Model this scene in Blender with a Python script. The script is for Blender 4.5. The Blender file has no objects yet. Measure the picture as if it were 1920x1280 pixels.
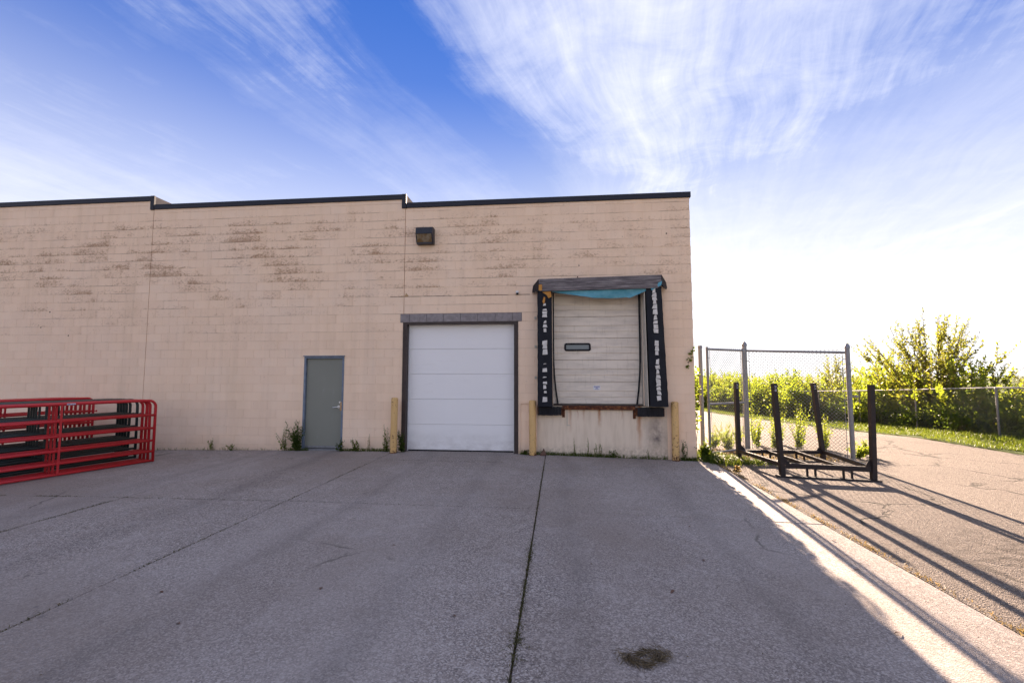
import bpy, math, random
import numpy as np
from mathutils import Vector, Matrix
R = math.radians
rnd = random.Random(11)
scene = bpy.context.scene
col = scene.collection

# ---------------------------------------------------------------- camera
cd = bpy.data.cameras.new('camera'); cam = bpy.data.objects.new('camera', cd); col.objects.link(cam)
cd.sensor_width = 36.0; cd.lens = 16.0; cd.clip_start = 0.05; cd.clip_end = 4000
cam.location = (0, 0, 1.70); cam.rotation_euler = (R(90 + 4.3), 0, R(5.8))
scene.camera = cam

# ---------------------------------------------------------------- light and exposure
SUN_EL, SUN_AZ = 17.0, 5.2          # azimuth from +Y towards +X
scene.view_settings.view_transform = 'Standard'
scene.view_settings.look = 'None'
scene.view_settings.exposure = 4.12
scene.view_settings.gamma = 1.0
w = bpy.data.worlds.new('World'); scene.world = w; w.use_nodes = True
SKY_STRENGTH = 0.10
def build_world():
    nt = w.node_tree; nt.nodes.clear(); L = nt.links.new
    def node(t, **k):
        n = nt.nodes.new(t)
        for a, b in k.items(): setattr(n, a, b)
        return n
    def m(op, a, b=None, c=None, clamp=False):
        n = node('ShaderNodeMath', operation=op, use_clamp=clamp)
        for i, v in enumerate((a, b, c)):
            if v is None: continue
            if isinstance(v, (int, float)): n.inputs[i].default_value = v
            else: L(v, n.inputs[i])
        return n.outputs[0]
    def ramp(fac, pts, mode='EASE'):
        n = node('ShaderNodeValToRGB'); n.color_ramp.interpolation = mode
        e = n.color_ramp.elements
        while len(e) < len(pts): e.new(0.5)
        for i, (p, v) in enumerate(pts):
            e[i].position = p; e[i].color = (v, v, v, 1)
        L(fac, n.inputs[0]); return n.outputs[0]
    sky = node('ShaderNodeTexSky', sky_type='NISHITA', sun_disc=False)
    sky.sun_elevation = R(SUN_EL); sky.sun_rotation = R(SUN_AZ)
    sky.air_density = 1.0; sky.dust_density = 0.25; sky.ozone_density = 2.2
    tc = node('ShaderNodeTexCoord')
    sep = node('ShaderNodeSeparateXYZ'); L(tc.outputs['Generated'], sep.inputs[0])
    z = m('MAXIMUM', sep.outputs[2], 0.0)
    zz = m('ADD', z, 0.05)
    px = m('DIVIDE', sep.outputs[0], zz); py = m('DIVIDE', sep.outputs[1], zz)
    a = R(6.8)
    u = m('SUBTRACT', m('MULTIPLY', px, math.cos(a)), m('MULTIPLY', py, math.sin(a)))
    v = m('ADD', m('MULTIPLY', px, math.sin(a)), m('MULTIPLY', py, math.cos(a)))
    def noise(x, y, zc, scale, detail, rough, dist=0.0):
        c = node('ShaderNodeCombineXYZ')
        for i, q in enumerate((x, y, zc)):
            if isinstance(q, (int, float)): c.inputs[i].default_value = q
            else: L(q, c.inputs[i])
        n = node('ShaderNodeTexNoise'); n.inputs['Scale'].default_value = scale
        n.inputs['Detail'].default_value = detail; n.inputs['Roughness'].default_value = rough
        n.inputs['Distortion'].default_value = dist
        L(c.outputs[0], n.inputs['Vector']); return n.outputs['Fac']
    warp = m('MULTIPLY', m('SUBTRACT', noise(u, v, 3.1, 1.3, 2.0, 0.5), 0.5), 0.24)
    uw = m('ADD', m('SUBTRACT', u, m('MULTIPLY', v, 0.17)), warp)
    # how much cirrus lies over each strip of sky (strips run away over the building)
    fac = m('MULTIPLY_ADD', uw, 0.2, 0.5, clamp=True)
    def P(x): return 0.5 + 0.2 * x
    cover = ramp(fac, [(0.0, 0.35), (P(-1.9), 0.18), (P(-1.45), 0.10), (P(-1.30), 0.32), (P(-1.02), 0.41), (P(-0.84), 0.28),
                       (P(-0.72), 0.04), (P(-0.45), 0.62), (P(-0.15), 0.80), (P(0.25), 0.68), (P(0.75), 0.50), (P(1.3), 0.42), (P(2.2), 0.3), (1.0, 0.4)])
    streak = noise(m('MULTIPLY', uw, 6.5), m('MULTIPLY', v, 0.8), 0.7, 1.5, 9, 0.66, 0.15)
    fine = noise(m('MULTIPLY', uw, 30.0), m('MULTIPLY', v, 2.2), 5.0, 1.3, 6, 0.62, 0.2)
    puff = noise(u, v, 9.0, 4.0, 9, 0.66, 0.35)
    tex = m('ADD', m('ADD', m('MULTIPLY', streak, 0.50), m('MULTIPLY', fine, 0.20)), m('MULTIPLY', puff, 0.62))
    dens = m('MULTIPLY', m('ADD', m('SUBTRACT', tex, 0.835), cover), 1.22, clamp=True)
    # a long thin streak low in the sky
    ls = m('ADD', m('MULTIPLY', u, 1.0), m('MULTIPLY', v, 0.42))
    lw = m('ADD', ls, m('MULTIPLY', m('SUBTRACT', puff, 0.5), 0.35))
    band = m('SUBTRACT', 1.0, m('MULTIPLY', m('ABSOLUTE', m('SUBTRACT', lw, 3.08)), 5.5), clamp=True)
    band = m('MULTIPLY', band, m('MULTIPLY', streak, 1.0))
    dens = m('MAXIMUM', dens, band)
    low = ramp(z, [(0.0, 1.0), (0.14, 0.95), (0.24, 0.78), (0.34, 0.55), (0.45, 0.26), (0.55, 0.09), (0.75, 0.03)], 'B_SPLINE')   # haze thickens to the horizon
    dens = m('MAXIMUM', dens, m('ADD', low, m('MULTIPLY', dens, 0.3)), clamp=True)
    hs = node('ShaderNodeHueSaturation'); hs.inputs['Saturation'].default_value = 1.25; hs.inputs['Value'].default_value = 1.0
    # soft shoulder on the bright glow round the sun, the same in every direction
    dt = node('ShaderNodeVectorMath', operation='DOT_PRODUCT'); L(sky.outputs[0], dt.inputs[0]); dt.inputs[1].default_value = (0.25, 0.4, 0.35)
    den = m('DIVIDE', 1.0, m('MULTIPLY_ADD', dt.outputs['Value'], 0.42, 1.0))
    vm2 = node('ShaderNodeVectorMath', operation='SCALE'); L(sky.outputs[0], vm2.inputs[0]); L(den, vm2.inputs['Scale'])
    vm3 = node('ShaderNodeVectorMath', operation='MULTIPLY'); L(vm2.outputs[0], vm3.inputs[0]); vm3.inputs[1].default_value = (0.075, 0.112, 0.212)
    L(vm3.outputs[0], hs.inputs['Color'])
    mx = node('ShaderNodeMix', data_type='RGBA'); L(dens, mx.inputs['Factor']); L(hs.outputs[0], mx.inputs['A'])
    hz = node('ShaderNodeMix', data_type='RGBA'); L(ramp(z, [(0.0, 1.0), (0.07, 0.58), (0.15, 0.17), (0.28, 0.0)], 'B_SPLINE'), hz.inputs['Factor'])
    hz.inputs['A'].default_value = (0.59, 0.605, 0.69, 1); hz.inputs['B'].default_value = (0.84, 0.81, 0.80, 1)
    L(hz.outputs['Result'], mx.inputs['B'])
    bg = node('ShaderNodeBackground'); bg.inputs['Strength'].default_value = SKY_STRENGTH
    L(mx.outputs['Result'], bg.inputs['Color'])
    out = node('ShaderNodeOutputWorld'); L(bg.outputs[0], out.inputs['Surface'])
build_world()
sl = bpy.data.lights.new('sun', 'SUN'); so = bpy.data.objects.new('sun', sl); col.objects.link(so)
sl.energy = 2.05; sl.angle = R(0.55); sl.color = (1.0, 0.76, 0.57)
sd = Vector((math.sin(R(SUN_AZ)) * math.cos(R(SUN_EL)), math.cos(R(SUN_AZ)) * math.cos(R(SUN_EL)), math.sin(R(SUN_EL))))
so.rotation_euler = sd.to_track_quat('Z', 'Y').to_euler(); so.location = (20, 60, 30)

# ---------------------------------------------------------------- material helper
class NT:
    def __init__(s, name, rough=0.7, spec=0.3, metal=0.0):
        s.mat = bpy.data.materials.new(name); s.mat.use_nodes = True
        s.t = s.mat.node_tree; s.b = s.t.nodes['Principled BSDF']; s.o = s.t.nodes['Material Output']
        s.b.inputs['Roughness'].default_value = rough; s.b.inputs['Metallic'].default_value = metal
        s.b.inputs['Specular IOR Level'].default_value = spec
        g = s.n('ShaderNodeNewGeometry'); s.pos = g.outputs['Position']; s.geo = g
        s.obc = None
    def n(s, t, **k):
        x = s.t.nodes.new(t)
        for a, b in k.items(): setattr(x, a, b)
        return x
    def L(s, a, b): s.t.links.new(a, b)
    def put(s, sock, v):
        if isinstance(v, (int, float)): sock.default_value = v
        elif isinstance(v, tuple): sock.default_value = v if len(v) == 4 or sock.type == 'VECTOR' else v + (1,)
        else: s.L(v, sock)
    def objco(s):
        if s.obc is None: s.obc = s.n('ShaderNodeTexCoord').outputs['Object']
        return s.obc
    def m(s, op, a, b=None, c=None, clamp=False):
        x = s.n('ShaderNodeMath', operation=op, use_clamp=clamp)
        for i, v in enumerate((a, b, c)):
            if v is not None: s.put(x.inputs[i], v)
        return x.outputs[0]
    def scale(s, vec, f):
        x = s.n('ShaderNodeVectorMath', operation='MULTIPLY'); s.L(vec, x.inputs[0]); x.inputs[1].default_value = f; return x.outputs[0]
    def noise(s, scale, detail=4, rough=0.55, vec=None, out='Fac', dist=0.0):
        x = s.n('ShaderNodeTexNoise'); x.inputs['Scale'].default_value = scale; x.inputs['Detail'].default_value = detail
        x.inputs['Roughness'].default_value = rough; x.inputs['Distortion'].default_value = dist
        s.L(vec if vec is not None else s.pos, x.inputs['Vector']); return x.outputs[out]
    def vor(s, scale, out='Color', feature='F1', vec=None):
        x = s.n('ShaderNodeTexVoronoi', feature=feature); x.inputs['Scale'].default_value = scale
        s.L(vec if vec is not None else s.pos, x.inputs['Vector']); return x.outputs[out]
    def ramp(s, fac, pts, mode='LINEAR'):
        x = s.n('ShaderNodeValToRGB'); x.color_ramp.interpolation = mode; e = x.color_ramp.elements
        while len(e) < len(pts): e.new(0.5)
        for i, (p, v) in enumerate(pts):
            e[i].position = p
            e[i].color = (v, v, v, 1) if isinstance(v, (int, float)) else tuple(v) + (1,)
        s.L(fac, x.inputs[0]); return x.outputs[0]
    def mix(s, f, a, b, mode='MIX'):
        x = s.n('ShaderNodeMix', data_type='RGBA', blend_type=mode)
        s.put(x.inputs['Factor'], f); s.put(x.inputs['A'], a); s.put(x.inputs['B'], b); return x.outputs['Result']
    def sep(s, vec=None):
        x = s.n('ShaderNodeSeparateXYZ'); s.L(vec if vec is not None else s.pos, x.inputs[0]); return x.outputs
    def base(s, c): s.put(s.b.inputs['Base Color'], c); return s
    def rough(s, c): s.put(s.b.inputs['Roughness'], c); return s
    def bump(s, h, strength=0.3, dist=0.01):
        x = s.n('ShaderNodeBump'); x.inputs['Strength'].default_value = strength; x.inputs['Distance'].default_value = dist
        s.L(h, x.inputs['Height']); s.L(x.outputs[0], s.b.inputs['Normal']); return s
M = {}
COURSE0, COURSE, BLOCK = -0.287, 0.2, 0.4
WY = 10.07                                              # wall face
def mat_paint(name, mortar=False):
    t = NT(name, 0.75, 0.25); X, Y, Z = t.sep()
    along = t.m('ADD', X, t.m('MULTIPLY', Y, 0.7))
    # one tone per block
    row = t.m('FLOOR', t.m('DIVIDE', t.m('SUBTRACT', Z, COURSE0), COURSE))
    fr = t.m('FRACT', t.m('DIVIDE', t.m('SUBTRACT', Z, COURSE0), COURSE))
    shift = t.m('MULTIPLY', t.m('MODULO', row, 2.0), 0.5)
    colu = t.m('FLOOR', t.m('ADD', t.m('DIVIDE', t.m('ADD', X, 3.52), BLOCK), shift))
    cv = t.n('ShaderNodeCombineXYZ'); t.L(row, cv.inputs[0]); t.L(colu, cv.inputs[1])
    wn = t.n('ShaderNodeTexWhiteNoise'); t.L(cv.outputs[0], wn.inputs[0]); tone = wn.outputs['Value']
    big = t.noise(0.45, 4, 0.6)
    c = t.mix(big, (0.90, 0.665, 0.465), (0.88, 0.67, 0.50))
    c = t.mix(t.m('MULTIPLY', tone, 0.2), c, (0.66, 0.46, 0.32))
    # yellow-brown runs
    run = t.noise(1.0, 5, 0.6, t.scale(t.pos, (2.2, 2.2, 0.35)))
    c = t.mix(t.m('MULTIPLY', t.ramp(run, [(0.52, 0), (0.75, 1)]), 0.2), c, (0.58, 0.40, 0.22))
    # the paint has weathered off in patches on the upper courses, worst along the foot of each block
    hi = t.ramp(t.m('DIVIDE', Z, 6.2), [(0.30, 0.0), (0.56, 0.6), (0.70, 1.0), (0.87, 0.85), (0.92, 0.0)])
    patch = t.noise(1.1, 6, 0.7, t.scale(t.pos, (0.8, 0.8, 1.9)))
    left = t.ramp(t.m('MULTIPLY_ADD', X, 0.06, 0.9, clamp=True), [(0.0, 1.0), (0.5, 1.0), (0.78, 0.80), (1.0, 0.72)])
    pm = t.m('MULTIPLY', t.m('MULTIPLY', hi, left), t.ramp(patch, [(0.42, 0.15), (0.62, 1.0)]))
    blockm = t.ramp(tone, [(0.1, 0.68), (0.85, 1.0)])
    foot = t.ramp(fr, [(0.0, 1.0), (0.2, 0.8), (0.55, 0.58), (1.0, 0.38)])
    speck = t.noise(22.0, 9, 0.80, t.scale(t.pos, (0.8, 0.8, 1.25)))
    dr = t.m('MULTIPLY', t.m('MULTIPLY', pm, blockm), foot)
    sp = t.m('MULTIPLY', t.m('SUBTRACT', t.m('MULTIPLY_ADD', dr, 0.44, speck), 0.62), 5.5, clamp=True)
    c = t.mix(t.m('MULTIPLY', sp, 0.8), c, t.mix(t.ramp(t.noise(31, 5, 0.7), [(0.42, 0), (0.6, 1)]), (0.44, 0.25, 0.13), (0.20, 0.095, 0.045)))
    haze = t.m('MULTIPLY', dr, 0.18)
    c = t.mix(haze, c, (0.50, 0.35, 0.22))
    # rain runs and pale patches over the whole height
    rain = t.noise(1.0, 6, 0.65, t.scale(t.pos, (5.5, 5.5, 0.22)))
    c = t.mix(t.m('MULTIPLY', t.ramp(rain, [(0.5, 0), (0.72, 1)]), 0.15), c, (0.47, 0.34, 0.24))
    c = t.mix(t.m('MULTIPLY', t.ramp(t.noise(0.7, 6, 0.7), [(0.48, 0), (0.7, 1)]), 0.35), c, (0.86, 0.70, 0.56))
    scuff = t.noise(6.0, 7, 0.75, t.scale(t.pos, (1.0, 1.0, 1.8)))
    c = t.mix(t.ramp(scuff, [(0.64, 0), (0.72, 0.45)]), c, (0.42, 0.29, 0.19))
    # opened-up bed joints
    jn = t.noise(1.3, 4, 0.65, t.scale(t.pos, (0.9, 0.9, 5.0)))
    ju = t.ramp(t.m('DIVIDE', Z, 6.2), [(0.30, 0.12), (0.62, 1.0), (0.9, 1.0), (0.94, 0.2)])
    jd = t.m('SUBTRACT', 1.0, t.m('MULTIPLY', t.m('MINIMUM', fr, t.m('SUBTRACT', 1.0, fr)), 22.0), clamp=True)
    jm = t.m('MULTIPLY', t.m('MULTIPLY', t.ramp(jn, [(0.47, 0), (0.60, 1)]), ju), jd)
    c = t.mix(t.m('MULTIPLY', jm, 0.7), c, (0.17, 0.10, 0.07))
    # the long open joint over the roller door
    k = t.m('SUBTRACT', 1.0, t.m('MULTIPLY', t.m('ABSOLUTE', t.m('SUBTRACT', Z, 3.513)), 75.0), clamp=True)
    kx = t.m('MULTIPLY', t.m('GREATER_THAN', X, -3.85), t.m('LESS_THAN', X, -0.62))
    c = t.mix(t.m('MULTIPLY', t.m('MULTIPLY', k, kx), t.ramp(t.noise(5.0, 4), [(0.33, 0.2), (0.5, 0.95)])), c, (0.09, 0.045, 0.03))
    # pits and nail holes
    v = t.vor(2.3, 'Distance'); c = t.mix(t.m('MULTIPLY', t.m('LESS_THAN', v, 0.042), t.m('GREATER_THAN', big, 0.52)), c, (0.09, 0.05, 0.04))
    # splash dirt near the ground
    sd_ = t.ramp(Z, [(0.0, 1), (0.28, 0)]); c = t.mix(t.m('MULTIPLY', t.m('MULTIPLY', sd_, t.noise(7, 5, 0.65)), 0.5), c, (0.30, 0.24, 0.19))
    if mortar: c = t.mix(0.12, c, (0.42, 0.31, 0.23))
    t.base(c).bump(t.m('ADD', t.m('MULTIPLY', t.noise(90, 5, 0.7), 0.6), t.noise(14, 4, 0.6)), 0.35, 0.006)
    t.rough(t.ramp(speck, [(0.3, 0.6), (0.7, 0.85)]))
    return t.mat
M['paint'] = mat_paint('block_paint'); M['mortar'] = mat_paint('mortar_paint', True)
def simple(name, c1, c2, rough=0.6, scale=8.0, spec=0.3, metal=0.0, bump=0.0, bscale=60, contrast=(0.3, 0.7)):
    t = NT(name, rough, spec, metal)
    t.base(t.mix(t.ramp(t.noise(scale, 5, 0.6), [(contrast[0], 0), (contrast[1], 1)]), c1, c2))
    if bump: t.bump(t.noise(bscale, 5, 0.65), bump, 0.01)
    M[name] = t.mat; return t
simple('coping_metal', (0.010, 0.011, 0.020), (0.018, 0.020, 0.030), 0.5, 2.0, 0.3, bump=0.1, bscale=4)
simple('flashing', (0.12, 0.11, 0.11), (0.16, 0.15, 0.15), 1.0, 3.0, 0.0)
simple('brown_steel', (0.030, 0.020, 0.018), (0.055, 0.036, 0.030), 0.55, 6.0, 0.4, bump=0.1)
simple('galvanized', (0.17, 0.175, 0.19), (0.26, 0.265, 0.28), 0.45, 20.0, 0.5, 0.55)
simple('galvanized_wire', (0.20, 0.20, 0.20), (0.28, 0.28, 0.27), 0.55, 30.0, 0.4, 0.0)
simple('black_rubber', (0.008, 0.008, 0.010), (0.022, 0.022, 0.026), 0.75, 12.0, 0.3, bump=0.4)
simple('black_vinyl', (0.005, 0.006, 0.010), (0.012, 0.014, 0.021), 0.6, 5.0, 0.22, bump=0.5, bscale=14)
simple('blue_vinyl', (0.06, 0.27, 0.38), (0.16, 0.42, 0.52), 0.6, 6.0, bump=0.4, bscale=20)
simple('foam', (0.42, 0.17, 0.035), (0.55, 0.28, 0.07), 0.9, 14.0, bump=0.6, bscale=50)
simple('stripe_tape', (0.52, 0.49, 0.44), (0.72, 0.70, 0.66), 0.6, 15.0)
simple('cream_board', (0.42, 0.38, 0.31), (0.55, 0.51, 0.43), 0.7, 6.0, bump=0.2)
simple('door_white_plain', (0.56, 0.57, 0.61), (0.61, 0.62, 0.66), 0.5, 1.2, 0.35)
simple('door_frame_blue', (0.13, 0.16, 0.21), (0.20, 0.24, 0.30), 0.55, 9.0)
simple('lever_metal', (0.60, 0.60, 0.58), (0.72, 0.72, 0.70), 0.3, 9.0, 0.5, 0.7)
simple('brass_plate', (0.52, 0.38, 0.20), (0.30, 0.14, 0.06), 0.5, 40.0, 0.4, 0.2)
simple('lamp_housing', (0.012, 0.013, 0.022), (0.022, 0.024, 0.036), 0.45, 6.0, 0.4)
simple('white_plastic', (0.66, 0.66, 0.66), (0.74, 0.74, 0.74), 0.4, 10.0)
simple('dark_plastic_and_hollow', (0.01, 0.01, 0.012), (0.02, 0.02, 0.022), 0.5, 10.0)
simple('sticker_ink', (0.10, 0.10, 0.32), (0.16, 0.15, 0.40), 0.5, 10.0)
simple('chalk', (0.62, 0.60, 0.66), (0.40, 0.38, 0.44), 0.9, 60.0)
simple('bark', (0.10, 0.07, 0.045), (0.17, 0.12, 0.08), 0.9, 20.0, bump=0.5, bscale=40)
simple('rock', (0.10, 0.055, 0.04), (0.17, 0.10, 0.07), 0.85, 14.0, bump=0.6, bscale=30)
simple('roof_gravel', (0.30, 0.28, 0.26), (0.40, 0.38, 0.35), 0.9, 9.0)
def mat_red():
    t = NT('red_paint', 0.32, 0.5)
    c = t.mix(t.noise(3, 4), (0.46, 0.011, 0.017), (0.53, 0.015, 0.022))
    t.base(t.mix(t.ramp(t.noise(55, 5, 0.7), [(0.60, 0), (0.68, 0.75)]), c, (0.14, 0.025, 0.018)))
    t.rough(t.ramp(t.noise(9, 4), [(0.3, 0.36), (0.7, 0.58)])); M['red'] = t.mat
    t = NT('dark_green_paint', 0.38, 0.5)
    t.base(t.mix(t.noise(6, 4), (0.008, 0.018, 0.018), (0.016, 0.032, 0.032))); M['green'] = t.mat
mat_red()
def mat_yellow():
    t = NT('yellow_paint', 0.6, 0.3); X, Y, Z = t.sep()
    c = t.mix(t.noise(5, 4), (0.62, 0.38, 0.13), (0.66, 0.44, 0.20))
    c = t.mix(t.m('MULTIPLY', t.ramp(t.noise(3, 5, 0.6, t.scale(t.pos, (9, 9, 1.2))), [(0.52, 0), (0.7, 1)]), 0.45), c, (0.42, 0.24, 0.09))
    low = t.ramp(Z, [(-0.05, 0.13), (0.12, 0.06), (0.6, 0.0), (1.0, 0.0), (1.2, 0.035)])
    low = t.m('ADD', low, t.m('MULTIPLY', t.m('GREATER_THAN', X, 1.0), 0.035))
    chip = t.m('MULTIPLY', t.m('SUBTRACT', t.m('ADD', t.noise(22, 6, 0.7), low), 0.622), 14, clamp=True)
    t.base(t.mix(chip, c, t.mix(t.noise(40), (0.13, 0.045, 0.02), (0.05, 0.02, 0.012)))); t.bump(chip, 0.3, 0.004); M['yellow'] = t.mat
mat_yellow()
def mat_rust():
    t = NT('rusty_steel', 0.85, 0.2)
    c = t.ramp(t.noise(16, 6, 0.7), [(0.3, (0.025, 0.012, 0.010)), (0.5, (0.10, 0.035, 0.018)), (0.64, (0.26, 0.10, 0.035)), (0.75, (0.45, 0.33, 0.22))])
    t.base(c).bump(t.noise(50, 5, 0.7), 0.6, 0.01); M['rust'] = t.mat
    t = NT('rack_steel', 0.6, 0.35)
    t.base(t.ramp(t.noise(9, 6, 0.7), [(0.3, (0.012, 0.010, 0.011)), (0.58, (0.022, 0.015, 0.015)), (0.78, (0.07, 0.030, 0.018))])).bump(t.noise(60, 4), 0.2, 0.006); M['rack'] = t.mat
mat_rust()
def mat_lintel():
    t = NT('grey_block', 0.9, 0.2)
    t.base(t.mix(t.ramp(t.noise(11, 5, 0.65), [(0.3, 0), (0.7, 1)]), (0.20, 0.175, 0.175), (0.32, 0.29, 0.285))).bump(t.noise(70, 5, 0.7), 0.5, 0.006)
    M['grey_block'] = t.mat
mat_lintel()
def mat_green_door():
    t = NT('grey_green_paint', 0.5, 0.35); X, Y, Z = t.sep()
    c = t.mix(t.noise(1.6, 4), (0.195, 0.20, 0.165), (0.23, 0.235, 0.195))
    scr = t.ramp(t.noise(9, 6, 0.75, t.scale(t.pos, (2.5, 1, 0.8))), [(0.60, 0), (0.72, 0.6)])
    c = t.mix(t.m('MULTIPLY', scr, t.ramp(Z, [(0.2, 1), (1.7, 0.1)])), c, (0.09, 0.10, 0.10))
    c = t.mix(t.ramp(t.noise(4, 5, 0.7, t.scale(t.pos, (3, 1, 0.6))), [(0.6, 0), (0.8, 0.35)]), c, (0.30, 0.33, 0.33))
    t.base(c); M['green_door'] = t.mat
mat_green_door()
def mat_white_door():
    t = NT('door_white', 0.45, 0.35); X, Y, Z = t.sep()
    c = t.mix(t.noise(1.2, 4), (0.80, 0.785, 0.77), (0.84, 0.825, 0.81))
    c = t.mix(t.m('MULTIPLY', t.ramp(Z, [(0.02, 1), (0.5, 0)]), t.ramp(t.noise(3.5, 6, 0.7, t.scale(t.pos, (1, 1, 2))), [(0.35, 0), (0.7, 0.6)])), c, (0.40, 0.37, 0.34))
    c = t.mix(t.ramp(t.noise(2.2, 6, 0.72, t.scale(t.pos, (0.6, 1, 4.5))), [(0.58, 0), (0.8, 0.35)]), c, (0.50, 0.48, 0.46))
    c = t.mix(t.ramp(t.noise(7, 6, 0.75, t.scale(t.pos, (3, 1, 0.5))), [(0.66, 0), (0.76, 0.4)]), c, (0.42, 0.40, 0.38))
    t.base(c).bump(t.noise(2.2, 3, 0.5), 0.12, 0.02); M['door_white'] = t.mat
mat_white_door()
def mat_dock_door():
    t = NT('dock_door_paint', 0.5, 0.35); X, Y, Z = t.sep()
    c = t.mix(t.ramp(Z, [(0.0, 0), (1, 1)]), (0.76, 0.67, 0.56), (0.76, 0.67, 0.56))
    c = t.mix(t.ramp(t.noise(2.5, 5, 0.6, t.scale(t.pos, (0.7, 1, 5.0))), [(0.42, 0), (0.72, 1)]), c, (0.58, 0.51, 0.43))
    c = t.mix(t.m('MULTIPLY', t.ramp(t.noise(5, 5, 0.7, t.scale(t.pos, (3.5, 1, 0.5))), [(0.55, 0), (0.75, 1)]), 0.5), c, (0.40, 0.34, 0.27))
    t.base(c); M['dock_door'] = t.mat
mat_dock_door()
def mat_dock_face():
    t = NT('dock_face_paint', 0.8, 0.2); X, Y, Z = t.sep()
    c = t.mix(t.noise(1.8, 5, 0.6), (0.78, 0.65, 0.50), (0.70, 0.58, 0.45))
    c = t.mix(t.m('MULTIPLY', t.ramp(t.noise(2.5, 5, 0.65, t.scale(t.pos, (4, 1, 0.5))), [(0.45, 0), (0.75, 1)]), 0.45), c, (0.44, 0.33, 0.22))
    wob = t.m('MULTIPLY', t.m('SUBTRACT', t.noise(5, 4, 0.6), 0.5), 0.10)
    xs = t.m('ADD', X, wob)
    for cx, wd, z0, amt in ((0.25, 0.05, 0.45, 0.6), (0.88, 0.045, 0.58, 1.0), (1.72, 0.075, 0.12, 1.0), (0.55, 0.03, 0.70, 0.6), (1.35, 0.03, 0.75, 0.6), (0.42, 0.02, 0.72, 0.5)):
        g = t.m('SUBTRACT', 1.0, t.m('DIVIDE', t.m('ABSOLUTE', t.m('SUBTRACT', xs, cx)), wd), clamp=True)
        zf = t.m('DIVIDE', t.m('SUBTRACT', Z, z0), 1.0 - z0, clamp=True)
        c = t.mix(t.m('MULTIPLY', t.m('MULTIPLY', g, t.m('POWER', zf, 0.7)), amt), c, (0.36, 0.12, 0.022))
    g = t.m('SUBTRACT', 1.0, t.m('DIVIDE', t.m('ABSOLUTE', t.m('SUBTRACT', xs, 2.08)), 0.30), clamp=True)
    zf = t.ramp(Z, [(0.05, 0.1), (0.35, 1.0), (0.75, 0.6), (0.9, 0.2)])
    c = t.mix(t.m('MULTIPLY', t.m('MULTIPLY', g, zf), t.ramp(t.noise(6, 6, 0.7), [(0.3, 0.2), (0.6, 1.0)])), c, (0.16, 0.13, 0.12))
    c = t.mix(t.m('MULTIPLY', t.ramp(Z, [(0.0, 1), (0.25, 0)]), t.ramp(t.noise(14, 5, 0.7), [(0.4, 0), (0.7, 0.8)])), c, (0.20, 0.15, 0.11))
    chip = t.ramp(t.noise(17, 6, 0.75), [(0.68, 0), (0.73, 0.8)]); c = t.mix(chip, c, (0.16, 0.12, 0.10))
    t.base(c).bump(t.noise(60, 5, 0.7), 0.25, 0.005); M['dock_face'] = t.mat
mat_dock_face()
def mat_plank():
    t = NT('weathered_plank', 0.9, 0.15)
    g = t.noise(3, 7, 0.7, t.scale(t.pos, (0.9, 6, 16)))
    t.base(t.ramp(g, [(0.3, (0.045, 0.038, 0.042)), (0.47, (0.13, 0.115, 0.12)), (0.58, (0.22, 0.20, 0.20)), (0.72, (0.38, 0.35, 0.35))])).bump(g, 0.6, 0.01); M['plank'] = t.mat
mat_plank()
def mat_lens():
    t = NT('lamp_lens', 0.35, 0.5); o = t.sep(t.objco())
    t.base(t.mix(t.ramp(t.noise(7, 4), [(0.4, 0), (0.62, 1)]), (0.26, 0.22, 0.16), (0.15, 0.085, 0.025))); M['lens'] = t.mat
    t = NT('window_glass', 0.08, 0.5); t.base((0.14, 0.17, 0.18)); M['glass'] = t.mat
mat_lens()
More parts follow.
